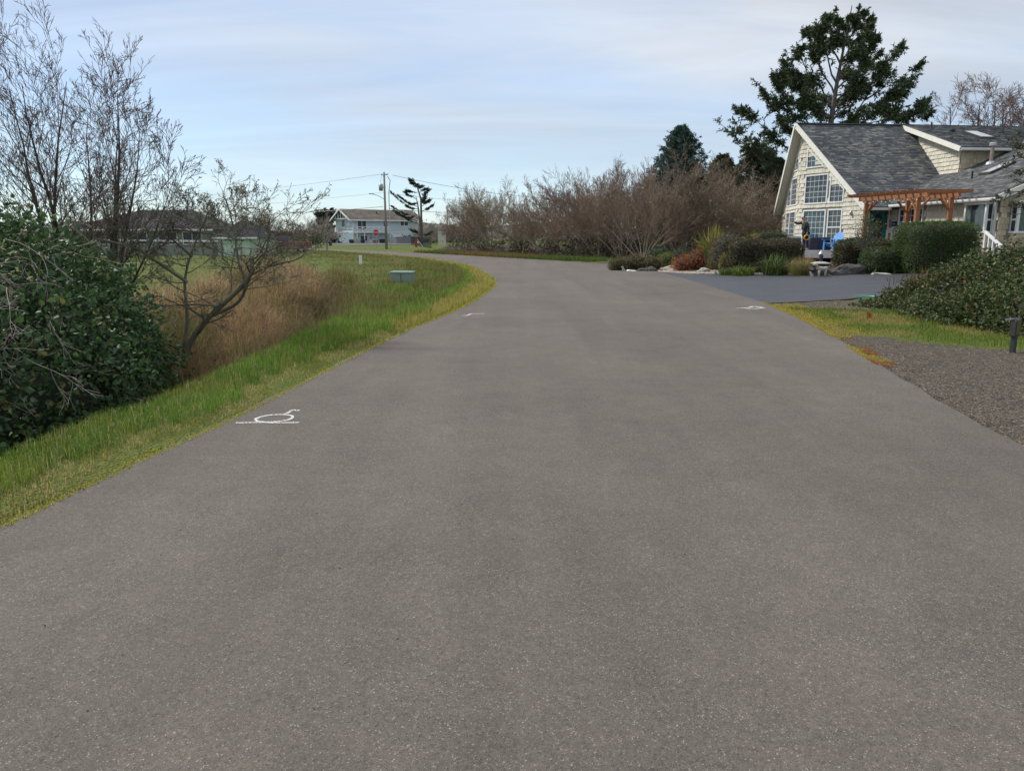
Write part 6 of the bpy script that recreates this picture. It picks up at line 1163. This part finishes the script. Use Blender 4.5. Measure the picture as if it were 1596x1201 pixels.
def figurine(px, Y, s, lab, kind):
    q = at(px, 420, Y); q.z = hz(q.x, q.y); t_ = thing('garden_figurine', q, lab, 'figurine', 'pale garden figurines'); m_ = MB()
    if kind == 0:   # four-legged animal
        for dx_ in (-.13, .13):
            for dy_ in (-.05, .05): m_.tube([q+Vector((dx_*s, dy_*s, 0)), q+Vector((dx_*s*.95, dy_*s, .16*s)), q+Vector((dx_*s*.85, dy_*s*.7, .3*s))], [.022*s, .022*s, .045*s], 8)
        m_.tube([q+Vector((x_*s, 0, z_*s)) for x_, z_ in ((-.22, .34), (-.12, .34), (.05, .32), (.17, .34), (.21, .36))], [.03*s, .085*s, .08*s, .085*s, .03*s], 10); m_.tube([q+Vector((x_*s, 0, z_*s)) for x_, z_ in ((-.16, .36), (-.24, .47), (-.31, .49), (-.38, .47))], [.05*s, .045*s, .05*s, .022*s], 8); m_.tube([q+Vector((-.25*s, .03*s, .5*s)), q+Vector((-.23*s, .05*s, .57*s))], [.018*s, .006*s], 5); m_.tube([q+Vector((.2*s, 0, .36*s)), q+Vector((.28*s, 0, .44*s))], [.015*s, .008*s], 5)
    else:           # seated bird
        m_.tube([q+Vector((x_*s, 0, z_*s)) for x_, z_ in ((.12, .06), (.05, .09), (-.03, .12), (-.05, .2), (-.06, .27), (-.1, .29), (-.15, .28))], [.01*s, .06*s, .08*s, .045*s, .045*s, .035*s, .008*s], 9); m_.lathe([(.07*s, 0), (.06*s, .06*s)], q, 9)
    m_.build('body', pm('pale_figurine', (.46, .43, .38), (.30, .27, .23), 12, .8), t_, smooth=True); return t_
figurine(1282, 28.0, .95, 'pale animal figurine standing in front of the stone pedestal', 0); figurine(1266, 28.0, .7, 'small white bird figurine left of the stone pedestal', 1); figurine(1311, 29.2, .7, 'small white figurine on the rocks under the deck hedge', 1); figurine(973, 36.2, 1.0, 'white bird figurine at the left tip of the heather mat', 1); figurine(962, 41, 1.0, 'white figurine at the foot of the mossy-trunked shrub', 1); figurine(1116, 32.4, .6, 'tiny white figurine at the edge of the pebble bed', 1)
# pale screen panel far behind the thicket
q = at(689, 388, 112); q.z = 0; ps = thing('screen_panel', q, 'pale weathered board screen left of the thicket', 'screen'); 
for k_ in range(6): MB().box((q.x-.55+k_*.19, q.y, 0), (q.x-.55+k_*.19+.17, q.y+.04, 2.5)).build('board', M_soffit, ps)
MB().box((q.x-.6, q.y-.05, 2.3), (q.x+.62, q.y-.005, 2.42)).build('rail', M_soffit, ps)
# solar path light, orange flag, hose
q = at(1577, 556, 10.6); q.z = hz(q.x, q.y); pl = thing('path_light', q, 'dark square solar path light at the right edge of the grass', 'path light'); PM = Matrix.Translation(q) @ Matrix.Rotation(R(25), 4, 'Z') @ Matrix.Scale(.82, 4)
MB().box((-.035, -.035, 0), (.035, .035, .38), PM).build('stake', M_iron, pl); MB().box((-.07, -.05, .28), (.07, .05, .56), PM).build('housing', M_iron, pl, bevel=.008); MB().box((-.055, -.056, .32), (.055, -.0505, .54), PM).build('lens', pm('amber_lens', (.10, .085, .03), None, 8, .3), pl); MB().box((-.085, -.075, .562), (.085, .065, .585), PM @ Matrix.Rotation(R(-8), 4, 'X')).build('solar_panel', pm('solar_grey', (.16, .17, .20), None, 6, .3), pl)
q = at(1352, 503, 15.0); q.z = hz(q.x, q.y); fl = thing('marker_flag', q, 'small orange survey flag in the grass by the brambles', 'flag'); MB().tube([q, q+Vector((-.02, 0, .16))], .004, 5).build('wire', M_iron, fl); m_ = MB(); m_.add([q+Vector(v) for v in ((-.02, 0, .16), (.06, -.01, .12), (.075, .01, .02), (.0, .005, .05), (-.02, .006, .16), (.06, -.004, .12), (.075, .016, .02), (.0, .011, .05))], [(0,1,2,3),(7,6,5,4),(0,4,5,1),(1,5,6,2),(2,6,7,3),(3,7,4,0)]); m_.build('cloth', pm('flag_orange', (.62, .10, .02), None, 6, .6), fl)
hp = [at(px, py, 19.2) for px, py in ((1330, 458), (1345, 456), (1362, 456), (1372, 458), (1366, 461), (1350, 459))]; hp = [Vector((p_.x, 18.9+i*.18, hz(p_.x, 18.9+i*.18)+.05)) for i, p_ in enumerate(hp)]; tag(MB().tube([tuple(p_) for p_ in catmull([tuple(p_) for p_ in hp], 5)], .014, 6).build('garden_hose', pm('green_hose', (.06, .42, .28), None, 5, .4), None, loc=hp[0]), 'bright green hose lying at the near driveway edge', 'hose')
# ================================================================ deck furniture
DZ = .935
M_sky = pm('blue_plastic_chair', (.055, .27, .62), (.05, .24, .56), 4, .45); M_cover = pm('navy_cover', (.022, .024, .045), (.035, .035, .06), 3, .45)
def adirondack(px, Y, rz, lab):
    q = at(px, 385, Y); q.z = DZ; t_ = thing('adirondack_chair', q, lab, 'chair', 'blue adirondack chairs'); A = Matrix.Translation(q) @ Matrix.Rotation(rz, 4, 'Z')
    bd = lambda nm, a, b_, w, h, up=(0, 0, 1): MB().bar(A @ Vector(a), A @ Vector(b_), w, h, up=(A.to_3x3() @ Vector(up))).build(nm, M_sky, t_, bevel=.006)
    for k_ in range(6): f = k_/5; bd('seat_slat', (.38-.55*f, -.27, .38-.12*f), (.38-.55*f, .27, .38-.12*f), .085, .022)
    for k_ in range(7):
        y_ = -.26+k_*.0867; h_ = .78-.18*(abs(k_-3)/3)**2; bd('back_slat', (-.14, y_*.8, .24), (-.14-.42*h_, y_*1.12, .24+h_*.92), .078, .02, (0, 1, 0) if False else (.9, 0, .42))
    for s in (-1, 1):
        bd('arm', (.45, s*.36, .56), (-.32, s*.34, .55), .13, .024); bd('leg', (.38, s*.31, 0), (.36, s*.31, .54), .10, .03, (1, 0, 0)); bd('leg', (-.42, s*.31, 0), (.32, s*.30, .36), .10, .028, (0, 0, 1)); bd('leg', (-.22, s*.29, .18), (-.3, s*.33, .54), .07, .025, (1, 0, 0))
    bd('brace', (-.3, -.33, .52), (-.3, .33, .52), .06, .025)
adirondack(1299, 40.7, R(207), 'blue adirondack chair right of the covered table'); adirondack(1265, 43.4, R(-80), 'blue adirondack chair behind the covered table, only its back showing')
q = at(1273, 389, 41.6); q.z = DZ; tb = thing('covered_table', q, 'patio table under a navy cloth cover on the deck', 'table'); n_ = 72; V = []; ring = []
for j in range(n_):
    a = 2*math.pi*j/n_; c, s = math.cos(a), math.sin(a); k_ = 1/((abs(c)**4+abs(s)**4)**.25); ring.append((c*k_, s*k_, a))
for lv, (zz, sx, fold) in enumerate(((.0, 1.1, .075), (.25, 1.06, .055), (.5, 1.02, .03), (.63, 1.0, .008), (.665, .96, 0), (.675, .5, 0))):
    for (cx, cy, a) in ring: f = 1+fold*math.sin(a*13+lv*.3)*(.6+.4*math.sin(a*5)); V.append(q+Vector((cx*.62*sx*f, cy*.42*sx*f, zz)))
fs = [(i*n_+j, i*n_+(j+1) % n_, (i+1)*n_+(j+1) % n_, (i+1)*n_+j) for i in range(5) for j in range(n_)]+[tuple(5*n_+j for j in range(n_))]
MB().add(V, fs).build('cover', M_cover, tb, smooth=True); MB().box((q.x-.5, q.y-.34, q.z+.02), (q.x+.5, q.y+.34, q.z+.6)).build('frame', M_iron, tb)
q = at(1234, 385, 42.5); q.z = DZ; gr = thing('patio_grill', q, 'grey lidded grill with side shelf left of the standing man', 'grill')
MB().box((q.x-.38, q.y-.25, q.z+.1), (q.x+.42, q.y+.25, q.z+.5)).build('cabinet', M_iron, gr, bevel=.02); MB().prism([(-.26, 0), (.26, 0), (.26, .1), (.18, .2), (-.1, .23), (-.26, .12)], lambda p, h: q+Vector((h, p[0], .502+p[1])), -.38, .42).build('lid', pm('grey_lid', (.17, .17, .19), None, 4, .4), gr, bevel=.02); MB().box((q.x-.8, q.y-.2, q.z+.46), (q.x-.385, q.y+.2, q.z+.5)).build('side_shelf', M_galv, gr); MB().bar(q+Vector((-.25, -.3, .6)), q+Vector((.3, -.3, .6)), .03).build('handle', M_iron, gr)
for dx_ in (-.3, .34): MB().box((q.x+dx_-.03, q.y-.2, q.z), (q.x+dx_+.03, q.y+.2, q.z+.1)).build('leg', M_iron, gr)
# ================================================================ the man on the deck
def skin_obj(name, verts, edges, rad, mat, parent, sub=2, root=0):
    me = bpy.data.meshes.new(name); me.from_pydata([tuple(v) for v in verts], edges, []); o = bpy.data.objects.new(name, me); COL.objects.link(o); me.materials.append(mat); o.parent = parent
    m_ = o.modifiers.new('s', 'SKIN'); m_.use_smooth_shade = True
    for i, v in enumerate(me.skin_vertices[0].data): r_ = rad[i]; v.radius = r_ if hasattr(r_, '__len__') else (r_, r_); v.use_root = (i == root)
    s_ = o.modifiers.new('d', 'SUBSURF'); s_.levels = s_.render_levels = sub; return o
q = at(1255, 388, 40.6); q.z = DZ; pr = thing('person', q, 'man in dark jacket on the deck, arm stretched left, holding a yellow ring', 'person')
V = [(-.05, 0, .95), (-.08, 0, 1.15), (-.13, 0, 1.38), (-.17, 0, 1.5), (-.20, 0, 1.58), (-.235, 0, 1.66), (-.23, 0, 1.74), (-.335, 0, 1.645)]; Rr = [(.14, .11), (.14, .10), (.16, .11), .055, .058, .085, .07, .014]; E_ = [(0, 1), (1, 2), (2, 3), (3, 4), (4, 5), (5, 6), (5, 7)]
def chain(start, pts, rs):
    p_ = start
    for v, r_ in zip(pts, rs): V.append(v); Rr.append(r_); E_.append((p_, len(V)-1)); p_ = len(V)-1
    return p_
hl = chain(2, [(-.16, .2, 1.42), (-.42, .2, 1.38), (-.66, .16, 1.47), (-.72, .16, 1.485)], [.06, .042, .028, .034])
for k_, (dy_, L_) in enumerate(((-.035, .075), (-.012, .09), (.012, .085), (.034, .07))): chain(hl, [(-.76, .16+dy_, 1.49), (-.76-L_*.6, .16+dy_*1.2, 1.485), (-.76-L_, .16+dy_*1.2, 1.47)], [.010, .009, .007])
chain(hl, [(-.735, .125, 1.50), (-.77, .10, 1.51)], [.011, .008])
hr = chain(2, [(-.10, -.21, 1.40), (.0, -.25, 1.13), (-.06, -.27, .90), (-.075, -.27, .83)], [.06, .043, .028, .034])
for k_, (dx_, L_) in enumerate(((-.035, .07), (-.012, .085), (.012, .08), (.034, .065))): chain(hr, [(-.075+dx_, -.27, .79), (-.075+dx_, -.255, .79-L_*.6), (-.085+dx_, -.225, .79-L_*.7)], [.010, .009, .007])
chain(hr, [(-.12, -.255, .81), (-.13, -.235, .78)], [.011, .008])
for s in (-1, 1):
    k2 = (.06 if s < 0 else -.08); chain(0, [(-.03, s*.10, .86), (-.02+k2*.6, s*.11, .5), (.03+k2, s*.11, .10), (-.10+k2, s*.12, .04)], [.085, .058, .042, .035])
M_skin = pm('skin', (.42, .24, .17), (.38, .21, .15), 8, .6)
skin_obj('body', V, E_, Rr, M_skin, pr)
M_jack = pm('dark_green_jacket', (.028, .032, .026), (.04, .045, .036), 6, .85, .4, 20)
jv = [(-.05, 0, .88), (-.06, 0, 1.0), (-.08, 0, 1.16), (-.13, 0, 1.36), (-.165, 0, 1.46), (-.16, .2, 1.42), (-.42, .2, 1.38), (-.62, .165, 1.455), (-.10, -.21, 1.40), (.0, -.25, 1.13), (-.055, -.27, .92)]
skin_obj('jacket', jv, [(0, 1), (1, 2), (2, 3), (3, 4), (3, 5), (5, 6), (6, 7), (3, 8), (8, 9), (9, 10)], [(.19, .15), (.19, .15), (.18, .14), (.19, .14), .075, .085, .068, .052, .09, .07, .05], M_jack, pr, root=1)
tv = [(-.05, 0, .93), (-.03, -.10, .84), (.02, -.11, .5), (.09, -.11, .09), (-.03, .10, .84), (-.07, .11, .5), (-.05, .11, .09)]
skin_obj('trousers', tv, [(0, 1), (1, 2), (2, 3), (0, 4), (4, 5), (5, 6)], [(.16, .13), .105, .078, .062, .105, .078, .062], pm('dark_trousers', (.02, .022, .03), None, 6, .85), pr)
for s, k2 in ((-1, .06), (1, -.08)): skin_obj('shoe', [(.07+k2, s*.11, .05), (-.03+k2, s*.115, .045), (-.14+k2, s*.12, .035)], [(0, 1), (1, 2)], [(.05, .045), (.05, .048), (.04, .032)], pm('grey_shoe', (.30, .29, .27), None, 6, .7), pr)
skin_obj('hair', [(-.215, 0, 1.75), (-.175, 0, 1.70), (-.165, 0, 1.635)], [(0, 1), (1, 2)], [(.088, .06), (.09, .06), (.07, .04)], pm('dark_hair', (.02, .014, .01), None, 20, .6), pr)
for s in (-1, 1):
    m_ = MB(); m_.lathe([(0, -.009), (.009, 0), (0, .009)], q+Vector((-.312, s*.032, 1.675)), 6); m_.build('eye', M_dark, pr); m_ = MB(); m_.lathe([(0, -.03), (.018, -.01), (.02, .012), (0, .03)], q+Vector((-.215, s*.085, 1.655)), 6); m_.build('ear', M_skin, pr)
cr = q+Vector((-.075, -.27, .66)); rg = thing('yellow_ring', cr, 'yellow coiled hose ring held in the man\'s lowered hand', 'hose'); m_ = MB()
for k_ in range(3): m_.tube([cr+Vector((.125*math.cos(a), -.03+.03*k_, .125*math.sin(a))) for a in np.linspace(0, 2*math.pi, 25)], .024, 7, False)
m_.build('coil', pm('yellow_hose', (.60, .36, .03), None, 8, .45), rg, smooth=True)
